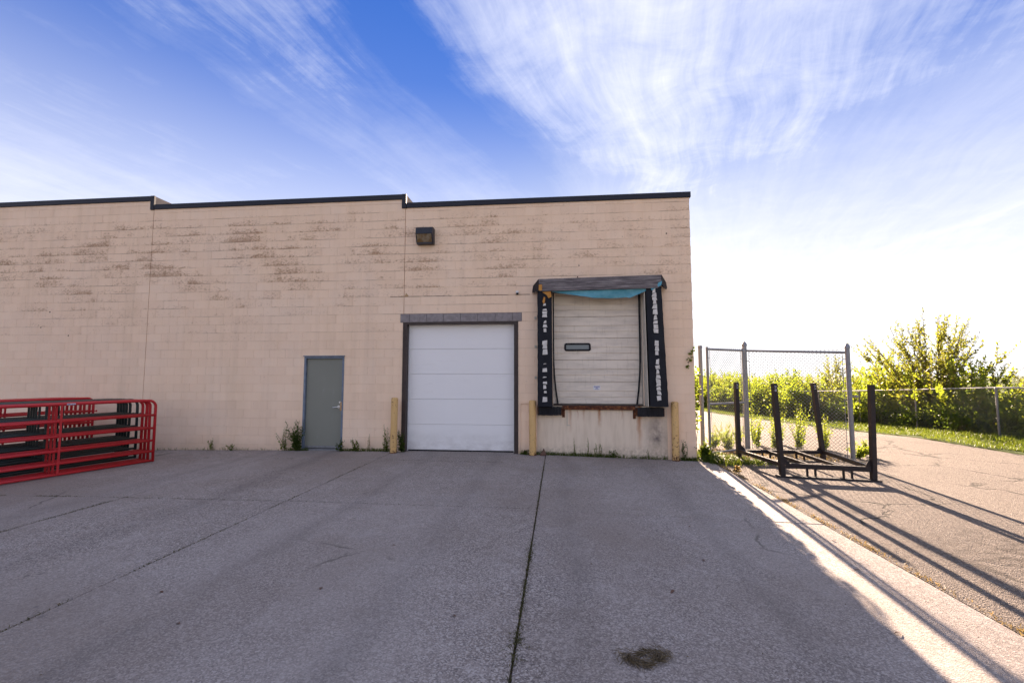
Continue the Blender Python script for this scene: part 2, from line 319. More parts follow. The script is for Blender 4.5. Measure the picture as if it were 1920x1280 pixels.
def mat_concrete():
    t = NT('exposed_aggregate', 0.85, 0.25); X, Y, Z = t.sep()
    oi = t.n('ShaderNodeObjectInfo').outputs['Random']
    big = t.noise(0.5, 6, 0.65); mid = t.noise(3.0, 6, 0.65)
    c = t.mix(big, (0.215, 0.178, 0.152), (0.300, 0.252, 0.218))
    c = t.mix(t.m('MULTIPLY', oi, 0.55), c, (0.217, 0.187, 0.176))
    st = t.vor(105.0, 'Color'); sv = t.sep(st)[0]
    c = t.mix(t.ramp(sv, [(0.55, 0), (0.98, 0.80)]), c, (0.499, 0.447, 0.404))
    c = t.mix(t.ramp(sv, [(0.02, 0.78), (0.42, 0)]), c, (0.082, 0.071, 0.067))
    st2 = t.sep(t.vor(48.0, 'Color', vec=t.scale(t.pos, (1, 1, 1))))[1]
    c = t.mix(t.ramp(st2, [(0.90, 0), (0.97, 0.5)]), c, (0.482, 0.430, 0.378))
    c = t.mix(t.ramp(mid, [(0.50, 0), (0.78, 0.45)]), c, (0.433, 0.384, 0.352))
    c = t.mix(t.ramp(t.noise(1.1, 6, 0.7), [(0.58, 0), (0.78, 0.28)]), c, (0.144, 0.126, 0.114))
    c = t.mix(t.ramp(t.noise(0.8, 6, 0.72, t.scale(t.pos, (1.0, 0.25, 1))), [(0.57, 0), (0.72, 0.35)]), c, (0.447, 0.400, 0.361))
    # worn lanes, brown dust by the stack, scrape marks
    c = t.mix(t.ramp(t.noise(0.33, 5, 0.6, t.scale(t.pos, (1.6, 0.45, 1))), [(0.40, 0), (0.66, 0.55)]), c, (0.353, 0.308, 0.277))
    c = t.mix(t.ramp(t.noise(0.28, 5, 0.6), [(0.45, 0), (0.62, 0.5)]), c, (0.208, 0.164, 0.131))
    c = t.mix(t.ramp(t.noise(2.6, 7, 0.75, t.scale(t.pos, (0.35, 2.4, 1))), [(0.66, 0), (0.74, 0.4)]), c, (0.482, 0.430, 0.378))
    wv = t.n('ShaderNodeVectorMath', operation='ADD'); t.L(t.pos, wv.inputs[0])
    t.L(t.scale(t.noise(1.2, 5, 0.65, out='Color'), (0.35, 0.35, 0)), wv.inputs[1])
    cr = t.ramp(t.vor(0.33, 'Distance', 'DISTANCE_TO_EDGE', wv.outputs[0]), [(0.002, 1), (0.007, 0)])
    c = t.mix(t.m('MULTIPLY', cr, t.ramp(t.noise(0.6, 3), [(0.57, 0), (0.63, 0.7)])), c, (0.082, 0.071, 0.058))
    for cx, wd in ((-2.75, 0.22), (-1.35, 0.22), (0.15, 0.25), (1.65, 0.25), (-4.9, 0.3), (-6.6, 0.3)):   # tyre tracks to the doors
        tr = t.m('SUBTRACT', 1.0, t.m('DIVIDE', t.m('ABSOLUTE', t.m('SUBTRACT', t.m('ADD', X, t.m('MULTIPLY', t.noise(0.25, 2), 0.9)), cx + 0.45)), wd), clamp=True)
        c = t.mix(t.m('MULTIPLY', t.m('MULTIPLY', tr, t.ramp(t.noise(1.7, 6, 0.7, t.scale(t.pos, (1, 0.4, 1))), [(0.35, 0.1), (0.65, 1)])), 0.34), c, (0.10, 0.088, 0.082))
    v2 = t.vor(5.0, 'Distance'); dk = t.ramp(t.noise(0.55, 4, 0.6), [(0.52, 0), (0.62, 1)])
    c = t.mix(t.m('MULTIPLY', dk, t.ramp(t.m('ADD', v2, t.m('MULTIPLY', t.noise(40, 4), 0.12)), [(0.13, 0.55), (0.20, 0)])), c, (0.085, 0.075, 0.07))
    # small oil spots
    v = t.vor(1.4, 'Distance'); c = t.mix(t.ramp(t.m('ADD', v, t.m('MULTIPLY', t.noise(22, 4), 0.05)), [(0.035, 0.6), (0.055, 0)]), c, (0.108, 0.093, 0.084))
    t.base(c).bump(t.m('ADD', t.vor(105.0, 'Distance'), t.m('MULTIPLY', t.noise(30, 4), 0.6)), 0.4, 0.005); M['concrete'] = t.mat
mat_concrete()
def mat_asphalt():
    t = NT('worn_asphalt', 0.9, 0.2)
    c = t.mix(t.noise(0.35, 6, 0.65), (0.130, 0.104, 0.086), (0.188, 0.154, 0.130))
    sv = t.sep(t.vor(85.0, 'Color'))[0]
    c = t.mix(t.ramp(sv, [(0.6, 0), (0.98, 0.55)]), c, (0.331, 0.295, 0.259))
    c = t.mix(t.ramp(sv, [(0.02, 0.55), (0.4, 0)]), c, (0.050, 0.043, 0.040))
    wv = t.n('ShaderNodeVectorMath', operation='ADD'); t.L(t.pos, wv.inputs[0])
    nv = t.noise(1.4, 5, 0.65, out='Color'); t.L(t.scale(nv, (0.9, 0.9, 0)), wv.inputs[1])
    cr = t.vor(0.55, 'Distance', 'DISTANCE_TO_EDGE', wv.outputs[0])
    crk = t.ramp(cr, [(0.006, 1), (0.02, 0)])
    crk = t.m('MULTIPLY', crk, t.ramp(t.noise(0.7, 4), [(0.42, 0), (0.52, 0.85)]))
    c = t.mix(crk, c, (0.032, 0.027, 0.023))
    c = t.mix(t.ramp(t.noise(0.8, 8, 0.75, t.scale(t.pos, (1.2, 0.6, 1))), [(0.58, 0), (0.70, 0.7)]), c, (0.072, 0.059, 0.050))
    X, Y, Z = t.sep()
    gx = t.m('POWER', t.m('DIVIDE', t.m('SUBTRACT', X, 4.9), 1.3), 2.0); gy = t.m('POWER', t.m('DIVIDE', t.m('SUBTRACT', Y, 5.2), 0.9), 2.0)
    blot = t.m('SUBTRACT', 1.0, t.m('ADD', gx, gy), clamp=True)
    c = t.mix(t.m('MULTIPLY', blot, t.ramp(t.noise(7, 7, 0.75, t.scale(t.pos, (1, 1.6, 1))), [(0.44, 0), (0.62, 0.9)])), c, (0.036, 0.027, 0.022))
    h = t.m('SUBTRACT', t.m('ADD', t.vor(85.0, 'Distance'), t.m('MULTIPLY', t.noise(20, 5, 0.7), 1.2)), t.m('MULTIPLY', crk, 1.5))
    t.base(c).bump(h, 1.0, 0.012); M['asphalt'] = t.mat
    t = NT('dirt', 0.95, 0.1)
    c = t.mix(t.ramp(t.noise(2, 6, 0.7), [(0.35, 0), (0.65, 1)]), (0.055, 0.040, 0.027), (0.11, 0.10, 0.045))
    X, Y, Z = t.sep()
    grass = t.mix(t.noise(0.7, 6, 0.7), (0.045, 0.075, 0.015), (0.10, 0.12, 0.03))
    c = t.mix(t.m('GREATER_THAN', X, 10.9), c, grass)
    t.base(c).bump(t.noise(25, 5, 0.7), 0.7, 0.03); M['dirt'] = t.mat
mat_asphalt()
def mat_leaf(name, a, b, tr, tfac=0.45, rough=0.5):
    t = NT(name, rough, 0.3); r = t.geo.outputs['Random Per Island']
    c = t.mix(r, a, b); t.base(c)
    ts = t.n('ShaderNodeBsdfTranslucent'); t.put(ts.inputs['Color'], t.mix(r, tr, tuple(min(1, x * y) for x, y in zip(tr, (1.22, 1.0, 0.8)))))
    mx = t.n('ShaderNodeMixShader'); mx.inputs[0].default_value = tfac
    t.L(t.b.outputs[0], mx.inputs[1]); t.L(ts.outputs[0], mx.inputs[2]); t.L(mx.outputs[0], t.o.inputs['Surface'])
    M[name] = t.mat
mat_leaf('leaf_yellow', (0.075, 0.105, 0.014), (0.12, 0.125, 0.018), (0.29, 0.39, 0.03), 0.54)
mat_leaf('leaf_green', (0.040, 0.075, 0.014), (0.085, 0.105, 0.020), (0.25, 0.35, 0.03), 0.53)
mat_leaf('leaf_dark', (0.032, 0.062, 0.014), (0.06, 0.09, 0.018), (0.12, 0.19, 0.02), 0.45)
mat_leaf('leaf_olive', (0.060, 0.070, 0.018), (0.10, 0.085, 0.022), (0.24, 0.28, 0.03), 0.48)
mat_leaf('grass_green', (0.045, 0.085, 0.012), (0.085, 0.125, 0.020), (0.15, 0.21, 0.02), 0.42)
mat_leaf('grass_dry', (0.20, 0.145, 0.055), (0.30, 0.22, 0.09), (0.40, 0.30, 0.10), 0.35)
mat_leaf('moss', (0.050, 0.055, 0.018), (0.10, 0.085, 0.03), (0.12, 0.12, 0.03), 0.3)
mat_leaf('dead_straw', (0.10, 0.075, 0.042), (0.24, 0.18, 0.10), (0.15, 0.11, 0.05), 0.2)

# ---------------------------------------------------------------- mesh helpers
class MB:
    def __init__(s): s.v = []; s.f = []
    def add(s, vs, fs):
        o = len(s.v); s.v += [tuple(p) for p in vs]; s.f += [tuple(i + o for i in q) for q in fs]; return s
    def box(s, x0, x1, y0, y1, z0, z1):
        return s.add([(x0, y0, z0), (x1, y0, z0), (x1, y1, z0), (x0, y1, z0), (x0, y0, z1), (x1, y0, z1), (x1, y1, z1), (x0, y1, z1)],
                     [(0, 3, 2, 1), (4, 5, 6, 7), (0, 1, 5, 4), (1, 2, 6, 5), (2, 3, 7, 6), (3, 0, 4, 7)])
    def cbox(s, x0, x1, y0, y1, z0, z1, c=0.006):
        xs = (x0, x1); ys = (y0, y1); zs = (z0, z1); V = []; idx = {}
        for i in (0, 1):
            for j in (0, 1):
                for k in (0, 1):
                    sx = 1 - 2 * i; sy = 1 - 2 * j; sz = 1 - 2 * k
                    for ax in range(3):
                        p = [xs[i] + sx * c, ys[j] + sy * c, zs[k] + sz * c]; p[ax] = (xs[i], ys[j], zs[k])[ax]
                        idx[(i, j, k, ax)] = len(V); V.append(tuple(p))
        F = []
        for ax in range(3):
            o = [a for a in range(3) if a != ax]
            for sgn in (0, 1):
                q = []
                for (p, r) in ((0, 0), (1, 0), (1, 1), (0, 1)):
                    t = [0, 0, 0]; t[ax] = sgn; t[o[0]] = p; t[o[1]] = r; q.append(idx[tuple(t) + (ax,)])
                F.append(q)
        for ax in range(3):                      # edges along ax
            o = [a for a in range(3) if a != ax]
            for p in (0, 1):
                for r in (0, 1):
                    t0 = [0, 0, 0]; t0[o[0]] = p; t0[o[1]] = r; t1 = list(t0); t1[ax] = 1
                    F.append([idx[tuple(t0) + (o[0],)], idx[tuple(t1) + (o[0],)], idx[tuple(t1) + (o[1],)], idx[tuple(t0) + (o[1],)]])
        for i in (0, 1):
            for j in (0, 1):
                for k in (0, 1): F.append([idx[(i, j, k, 0)], idx[(i, j, k, 1)], idx[(i, j, k, 2)]])
        cen = Vector(((x0 + x1) / 2, (y0 + y1) / 2, (z0 + z1) / 2)); G = []
        for q in F:
            P = [Vector(V[i]) for i in q]; n = (P[1] - P[0]).cross(P[2] - P[0])
            if n.dot(sum(P, Vector()) / len(P) - cen) < 0: q = q[::-1]
            G.append(tuple(q))
        return s.add(V, G)
    def tube(s, pts, r, seg=8, cap=True, r2=None):
        P = [Vector(p) for p in pts]; n = len(P); rings = []; up = None
        for i in range(n):
            d = (P[min(i + 1, n - 1)] - P[max(i - 1, 0)]).normalized()
            if up is None:
                up = Vector((0, 0, 1)) if abs(d.z) < 0.9 else Vector((1, 0, 0))
            a = d.cross(up).normalized(); b = a.cross(d).normalized(); up = b
            rr = r if r2 is None else r + (r2 - r) * i / max(1, n - 1)
            rings.append([P[i] + a * math.cos(2 * math.pi * k / seg) * rr + b * math.sin(2 * math.pi * k / seg) * rr for k in range(seg)])
        V = [p for g in rings for p in g]; F = []
        for i in range(n - 1):
            for k in range(seg):
                k2 = (k + 1) % seg; F.append((i * seg + k, (i + 1) * seg + k, (i + 1) * seg + k2, i * seg + k2))
        if cap: F.append(tuple(range(seg))); F.append(tuple((n - 1) * seg + k for k in reversed(range(seg))))
        return s.add(V, F)
    def beam(s, p, q, wd, ht, up=(0, 0, 1)):
        p = Vector(p); q = Vector(q); d = (q - p).normalized(); u = Vector(up)
        a = d.cross(u).normalized(); b = a.cross(d).normalized(); V = []
        for c in (p, q):
            for i, j in ((-1, -1), (1, -1), (1, 1), (-1, 1)): V.append(c + a * i * wd / 2 + b * j * ht / 2)
        return s.add(V, [(0, 1, 2, 3), (7, 6, 5, 4), (0, 4, 5, 1), (1, 5, 6, 2), (2, 6, 7, 3), (3, 7, 4, 0)])
    def prism(s, poly, d0, d1):
        """poly: 3-D points of one side, d0/d1: offset vectors to the two sides"""
        n = len(poly); a = [Vector(p) + Vector(d0) for p in poly]; b = [Vector(p) + Vector(d1) for p in poly]
        return s.add(a + b, [tuple(range(n)), tuple(reversed(range(n, 2 * n)))] + [(i, i + n, (i + 1) % n + n, (i + 1) % n) for i in range(n)])
    def mesh(s, name):
        me = bpy.data.meshes.new(name); me.from_pydata(s.v, [], s.f); me.update(); return me
def fix_normals(me):
    import bmesh
    bm = bmesh.new(); bm.from_mesh(me); bmesh.ops.recalc_face_normals(bm, faces=bm.faces); bm.to_mesh(me); bm.free()
def link(name, data, parent=None, loc=None):
    o = bpy.data.objects.new(name, data); col.objects.link(o)
    if parent is not None: o.parent = parent
    if loc is not None: o.location = loc
    return o
def obj(name, mb, mat, parent=None, smooth=False, fix=True, loc=None):
    me = mb.mesh(name) if isinstance(mb, MB) else mb
    if fix: fix_normals(me)
    if smooth:
        for p in me.polygons: p.use_smooth = True
        if smooth != 'all':
            try: me.set_sharp_from_angle(angle=R(40))
            except Exception: pass
    me.materials.append(M[mat] if isinstance(mat, str) else mat)
    return link(name, me, parent, loc)
def tag(o, label, cat, group=None):
    o['label'] = label; o['category'] = cat
    if group: o['group'] = group
    return o
def thing(name, label, cat, loc=(0, 0, 0), group=None):
    return tag(link(name, None, None, loc), label, cat, group)
def struct(o): o['kind'] = 'structure'; return o
def stuff(o): o['kind'] = 'stuff'; return o
def local(o):
    """children built in world coordinates under an empty that stands elsewhere"""
    for c in o.children:
        c.matrix_parent_inverse = Matrix.Translation(o.location).inverted()
    return o
def np_mesh(name, V, F):
    me = bpy.data.meshes.new(name); n = len(V); k = F.shape[1]; m_ = len(F)
    me.vertices.add(n); me.vertices.foreach_set('co', np.asarray(V, dtype=np.float32).ravel())
    me.loops.add(m_ * k); me.loops.foreach_set('vertex_index', F.astype(np.int32).ravel())
    me.polygons.add(m_); me.polygons.foreach_set('loop_start', np.arange(0, m_ * k, k, dtype=np.int32))
    try: me.polygons.foreach_set('loop_total', np.full(m_, k, dtype=np.int32))
    except Exception: pass
    me.update(calc_edges=True); me.validate(); return me

# ---------------------------------------------------------------- ground heights
GX = ([-60, -20, -13.1, -9.6, -6.1, -3.68, -0.285, 3.17, 5.0, 11.0, 30.0], [-0.12, -0.12, -0.09, -0.055, -0.005, 0.012, 0.0, -0.08, -0.10, -0.15, -0.15])
GY = ([10, 15.4, 18, 21.8, 28, 33, 42, 60, 200], [0, 0.05, 0.18, 0.35, 0.6, 0.77, 0.97, 1.2, 1.5])
def gz(x, y): return float(np.interp(x, *GX) - np.interp(y, *GY))

# the sheet that reaches the horizon
def build_ground():
    xs = [-1500, -400, -120, -60, -40, -20, -13.1, -9.6, -6.1, -3.68, -0.285, 3.17, 5, 8, 10.85, 11.0, 12, 13, 15, 18, 24, 30, 60, 120, 400, 1500]
    ys = [-1500, -400, -120, -60, -30, -8.03, 0, 6, 10, 12, 15.4, 18, 21.8, 25, 28, 33, 38, 42, 50, 60, 90, 140, 200, 400, 1500]
    V = []; F = []
    for y in ys:
        for x in xs: V.append((x, y, gz(x, y) + (0.03 if x >= 11.0 else -0.125)))
    n = len(xs)
    for j in range(len(ys) - 1):
        for i in range(n - 1): F.append((j * n + i, j * n + i + 1, (j + 1) * n + i + 1, (j + 1) * n + i))
    me = bpy.data.meshes.new('ground'); me.from_pydata(V, [], F); me.update()
    return struct(obj('ground', me, 'dirt', fix=False))
build_ground()
LX = [-20.1, -16.6, -13.1, -9.6, -6.1, -3.68, -0.285, 3.17]
LY = [-8.03, -6.05, -2.05, 1.95, 5.97, 9.04, 10.06]
def build_drive():
    xs = [-60, -40, -20.1, -13.1, -9.6, -6.1, -3.68, -0.285, 3.185, 4, 5, 7, 9, 11.0]
    ys = [-90, -60, -30, -15, -8.04, 0, 6, 10, 12, 13.7, 15.4, 18, 21.8, 25, 28, 33, 38, 42, 50, 60]
    V = []; F = []; n = len(xs)
    for y in ys:
        for x in xs:
            V.append((x, y, gz(x, y) - 0.012 + (rnd.uniform(-0.006, 0.006) if x > 3.2 else 0)))
    for j in range(len(ys) - 1):
        for i in range(n - 1):
            cx = (xs[i] + xs[i + 1]) / 2; cy = (ys[j] + ys[j + 1]) / 2
            if -20.1 < cx < 3.18 and cy > -8.04: continue
            if cx < -20 and cy > 9: continue
            F.append((j * n + i, j * n + i + 1, (j + 1) * n + i + 1, (j + 1) * n + i))
    me = bpy.data.meshes.new('driveway'); me.from_pydata(V, [], F); me.update()
    return struct(obj('driveway', me, 'asphalt', fix=False))
build_drive()
def build_pavement():
    base = MB()
    root = None
    mb = MB()
    for i in range(len(LX) - 1):
        a, b = LX[i], LX[i + 1]
        mb.add([(a, LY[0], gz(a, 0) - 0.022), (b, LY[0], gz(b, 0) - 0.022), (b, LY[-1], gz(b, 0) - 0.022), (a, LY[-1], gz(a, 0) - 0.022)], [(0, 1, 2, 3)])
    root = struct(obj('pavement', mb, 'dirt', fix=False))
    g = 0.0065
    for i in range(len(LX) - 1):
        for j in range(len(LY) - 1):
            x0, x1, y0, y1 = LX[i] + g, LX[i + 1] - g, LY[j] + g, LY[j + 1] - g
            dz = rnd.uniform(-0.004, 0.004); c = 0.008
            def P(x, y, d): return (x, y, gz(x, 0) + dz + d)
            m_ = MB().add([P(x0 + c, y0 + c, 0), P(x1 - c, y0 + c, 0), P(x1 - c, y1 - c, 0), P(x0 + c, y1 - c, 0),
                           P(x0, y0, -c), P(x1, y0, -c), P(x1, y1, -c), P(x0, y1, -c),
                           P(x0, y0, -0.07), P(x1, y0, -0.07), P(x1, y1, -0.07), P(x0, y1, -0.07)],
                          [(0, 1, 2, 3), (4, 5, 1, 0), (5, 6, 2, 1), (6, 7, 3, 2), (7, 4, 0, 3), (8, 9, 5, 4), (9, 10, 6, 5), (10, 11, 7, 6), (11, 8, 4, 7)])
            obj('concrete_slab', m_, 'concrete', root, fix=False)
    return root
build_pavement()

# ---------------------------------------------------------------- the building
bld = thing('warehouse', 'cream painted block warehouse with dark stepped coping, roller door and loading dock', 'building', (-3.5, 20, 0))
BAYS = [(-22.76, -16.36, 6.34), (-16.36, -9.955, 6.14), (-9.955, -3.52, 5.92), (-3.52, 2.885, 5.713)]
OPEN = [(-5.885, -4.915, -1.0, 2.145), (-3.53, -0.885, -1.0, 2.913), (-3.60, -0.80, 2.913, 3.113), (-0.12, 1.82, 1.05, 3.62), (-0.47, 2.30, -1.0, 1.05)]
def subtract(rects, hole):
    out = []
    hx0, hx1, hz0, hz1 = hole
    for (x0, x1, z0, z1) in rects:
        if hx1 <= x0 or hx0 >= x1 or hz1 <= z0 or hz0 >= z1: out.append((x0, x1, z0, z1)); continue
        if z0 < hz0: out.append((x0, x1, z0, hz0))
        if z1 > hz1: out.append((x0, x1, hz1, z1))
        a, b = max(z0, hz0), min(z1, hz1)
        if x0 < hx0: out.append((x0, hx0, a, b))
        if x1 > hx1: out.append((hx1, x1, a, b))
    return out
def build_wall():
    mb = MB(); d = 0.003
    for (a, b, top) in BAYS:
        rs = [(a + 0.006, b - 0.006 if b < 2.8 else b - d, -0.5, top - 0.02)]
        for h in OPEN: rs = subtract(rs, h)
        for (x0, x1, z0, z1) in rs: mb.box(x0, x1, WY + d, WY + 0.3, z0, z1)
    # joint filler in the control joints, the flank wall, the rear and the roof deck
    for x in (-16.36, -9.955, -3.52): mb.box(x - 0.006, x + 0.006, WY + 0.03, WY + 0.28, -0.5, 5.6)
    mb.box(2.585, 2.885 - d, WY + 0.3, 42.0, -1.5, 5.69)
    mb.box(-22.7, 2.58, 41.7, 42.0, -1.5, 5.6)
    mb.box(-22.76, -22.46, WY + 0.3, 41.7, -0.6, 6.3)
    wall = obj('wall', mb, 'mortar', bld)
    roof = obj('roof', MB().box(-22.46, 2.585, WY + 0.3, 41.7, 5.15, 5.25), 'roof_gravel', bld)
    floor = obj('interior_floor', MB().box(-22.46, 2.585, WY + 0.31, 41.7, -0.2, 0.0), 'grey_block', bld)
    g = 0.0017; be = 0.003
    def bverts(x0, x1, z0, z1, y):
        return [(x0, y + 0.014, z0), (x1, y + 0.014, z0), (x1, y + 0.014, z1), (x0, y + 0.014, z1),
                (x0, y + be, z0), (x1, y + be, z0), (x1, y + be, z1), (x0, y + be, z1),
                (x0 + be, y, z0 + be), (x1 - be, y, z0 + be), (x1 - be, y, z1 - be), (x0 + be, y, z1 - be)]
    BF = [(8, 9, 10, 11), (4, 5, 9, 8), (5, 6, 10, 9), (6, 7, 11, 10), (7, 4, 8, 11), (0, 1, 5, 4), (1, 2, 6, 5), (2, 3, 7, 6), (3, 0, 4, 7)]
    full = MB().add(bverts(-BLOCK / 2 + g, BLOCK / 2 - g, -COURSE / 2 + g, COURSE / 2 - g, 0), BF).mesh('concrete_block')
    full.materials.append(M['paint'])
    rects = []
    for (a, b, top) in BAYS:
        k = 0
        while True:
            z0 = COURSE0 + k * COURSE
            if z0 > top - 0.03: break
            z1 = min(z0 + COURSE, top - 0.012)
            x = a - (BLOCK / 2 if k % 2 else 0)
            while x < b - 0.01:
                rs = [(max(x, a + 0.004), min(x + BLOCK, b - (0.004 if b < 2.8 else -0.004)), z0, z1)]
                for h in OPEN: rs = subtract(rs, h)
                rects += [q for q in rs if q[1] - q[0] > 0.03 and q[3] - q[2] > 0.03]
                x += BLOCK
            k += 1
    def key(q):
        x, z = (q[0] + q[1]) / 2, (q[2] + q[3]) / 2
        vis = 1.0 if q[3] > 0.05 else 0.01
        return -vis * (q[1] - q[0]) * (q[3] - q[2]) / (10.07 ** 2 + (x + 1.0) ** 2 * 1.0)
    rects.sort(key=key)
    near, rest = rects[:300], rects[300:]
    for q in near:
        cx, cz = (q[0] + q[1]) / 2, (q[2] + q[3]) / 2; y = WY - rnd.uniform(0, 0.0022)
        if abs(q[1] - q[0] - BLOCK) < 1e-4 and abs(q[3] - q[2] - COURSE) < 1e-4:
            o = link('concrete_block', full, wall, (cx, y, cz))
        else:
            m_ = MB().add(bverts(q[0] - cx + g, q[1] - cx - g, q[2] - cz + g, q[3] - cz - g, 0), BF).mesh('concrete_block')
            m_.materials.append(M['paint']); o = link('concrete_block', m_, wall, (cx, y, cz))
    mb = MB()
    for q in rest: mb.add(bverts(q[0] + g, q[1] - g, q[2] + g, q[3] - g, WY - rnd.uniform(0, 0.0022)), BF)
    # flank wall courses
    for k in range(30):
        z0 = COURSE0 - 0.8 + k * COURSE; y = WY + 0.20 + (0.2 if k % 2 else 0)
        while y < 30 and z0 < 5.55:
            V = [(2.885 - (p[1] - WY) if True else 0, y + p[0], p[2]) for p in bverts(g, BLOCK - g, z0 + g, z0 + COURSE - g, WY)]
            mb.add(V, BF); y += BLOCK
    o = stuff(obj('concrete_block_field', mb, 'paint', wall))
    return wall
wall = build_wall()
def build_coping():
    for i, (a, b, top) in enumerate(BAYS):
        mb = MB(); y0, y1 = WY - 0.03, WY + 0.36
        x1 = b + (0.03 if i == 3 else 0.0)
        mb.cbox(a + (0.022 if i else 0), x1, y0, y1, top - 0.115, top + 0.01, 0.006)
        obj('coping', mb, 'coping_metal', bld)
        if i < 3:
            nt_ = BAYS[i + 1][2]
            obj('coping_corner', MB().cbox(b - 0.085, b + 0.018, WY - 0.034, WY + 0.02, nt_ - 0.12, top + 0.013, 0.004), 'coping_metal', bld)
            obj('end_flashing', MB().box(b - 0.02, b + 0.012, WY + 0.022, WY + 0.9, nt_ - 0.10, top + 0.004), 'flashing', bld)
    obj('coping', MB().cbox(2.55, 2.917, WY + 0.362, 42.03, 5.60, 5.722, 0.006), 'coping_metal', bld)
build_coping()
def build_lintel():
    l = obj('lintel', MB().box(-3.6, -0.8, WY + 0.012, WY + 0.29, 2.916, 3.11), 'grey_block', bld)
    x = -3.598; ws = [0.22] + [0.395] * 6 + [0.2]
    for wd in ws:
        if x + wd > -0.80: wd = -0.80 - x
        if wd < 0.03: break
        obj('lintel_block', MB().cbox(x + 0.004, x + wd - 0.004, WY - 0.004 - rnd.uniform(0, 0.003), WY + 0.012, 2.919, 3.109, 0.004), 'grey_block', l); x += wd
    # mortar smears above it
build_lintel()
def build_roller():
    y = WY + 0.17
    d = obj('overhead_door', MB().box(-3.45, -0.90, y + 0.012, y + 0.05, 0.005, 2.90), 'door_white', bld)
    z = 0.03; h = (2.88 - 0.03) / 5
    for i in range(5):
        mb = MB().cbox(-3.435, -0.915, y - 0.02, y + 0.012, z + 0.002, z + h - 0.002, 0.005)
        for k in range(1, 4):      # shallow pressed ribs
            mb.box(-3.42, -0.93, y - 0.0225, y - 0.0195, z + h * k / 4 - 0.004, z + h * k / 4 + 0.004)
        obj('door_section', mb, 'door_white', d, fix=True); z += h
    obj('bottom_seal', MB().box(-3.43, -0.92, y - 0.022, y + 0.03, 0.004, 0.031), 'black_rubber', d)
    obj('jamb', MB().box(-3.53, -3.437, WY - 0.006, y + 0.05, -0.05, 2.913).box(-3.53, -3.50, WY - 0.012, WY - 0.005, -0.05, 2.913), 'brown_steel', d)
    obj('jamb', MB().box(-0.978, -0.885, WY - 0.006, y + 0.05, -0.05, 2.913).box(-0.915, -0.885, WY - 0.012, WY - 0.005, -0.05, 2.913), 'brown_steel', d)
    obj('door_header', MB().box(-3.437, -0.978, WY + 0.002, y + 0.05, 2.868, 2.913), 'brown_steel', d)
    for xa, xb in ((-3.436, -3.415), (-0.999, -0.979)): obj('weather_strip', MB().box(xa, xb, y - 0.035, y - 0.021, 0.01, 2.866), 'white_plastic', d)
    obj('threshold', MB().box(-3.436, -0.979, WY - 0.004, y + 0.05, -0.08, 0.003), 'concrete', d)
build_roller()
def build_personnel_door():
    y = WY + 0.045
    d = obj('personnel_door', MB().cbox(-5.838, -4.962, y, y + 0.045, 0.045, 2.095, 0.003), 'green_door', bld)
    f = MB().box(-5.885, -5.843, WY - 0.008, WY + 0.12, -0.05, 2.145).box(-4.957, -4.915, WY - 0.008, WY + 0.12, -0.05, 2.145).box(-5.843, -4.957, WY - 0.008, WY + 0.12, 2.10, 2.145)
    obj('door_frame', f, 'door_frame_blue', d)
    obj('drip_cap', MB().box(-5.90, -4.90, WY - 0.035, WY + 0.02, 2.147, 2.165), 'door_frame_blue', d)
    obj('sill', MB().box(-5.843, -4.957, WY - 0.02, WY + 0.12, -0.05, 0.035), 'galvanized', d)
    obj('kick_trim', MB().box(-5.83, -4.97, y - 0.003, y, 0.05, 0.10), 'galvanized', d)
    for z in (0.25, 1.10, 1.86): obj('hinge', MB().tube([(-5.842, y - 0.006, z - 0.055), (-5.842, y - 0.006, z + 0.055)], 0.010, 8), 'galvanized', d)
    obj('latch_guard', MB().cbox(-4.985, -4.945, WY - 0.016, WY + 0.044, 0.90, 1.10, 0.004), 'brass_plate', d)
    lv = MB().tube([(-5.035, y, 0.985), (-5.035, y - 0.055, 0.985)], 0.011, 10).tube([(-5.035, y - 0.05, 0.985), (-5.09, y - 0.056, 0.982), (-5.16, y - 0.052, 0.975)], 0.010, 10)
    lv.tube([(-5.035, y, 0.985), (-5.035, y - 0.014, 0.985)], 0.034, 16)
    obj('lever_handle', lv, 'lever_metal', d, smooth=True)
    obj('lock_cylinder', MB().tube([(-5.01, y, 1.09), (-5.01, y - 0.022, 1.09)], 0.022, 14), 'lever_metal', d, smooth=True)
build_personnel_door()
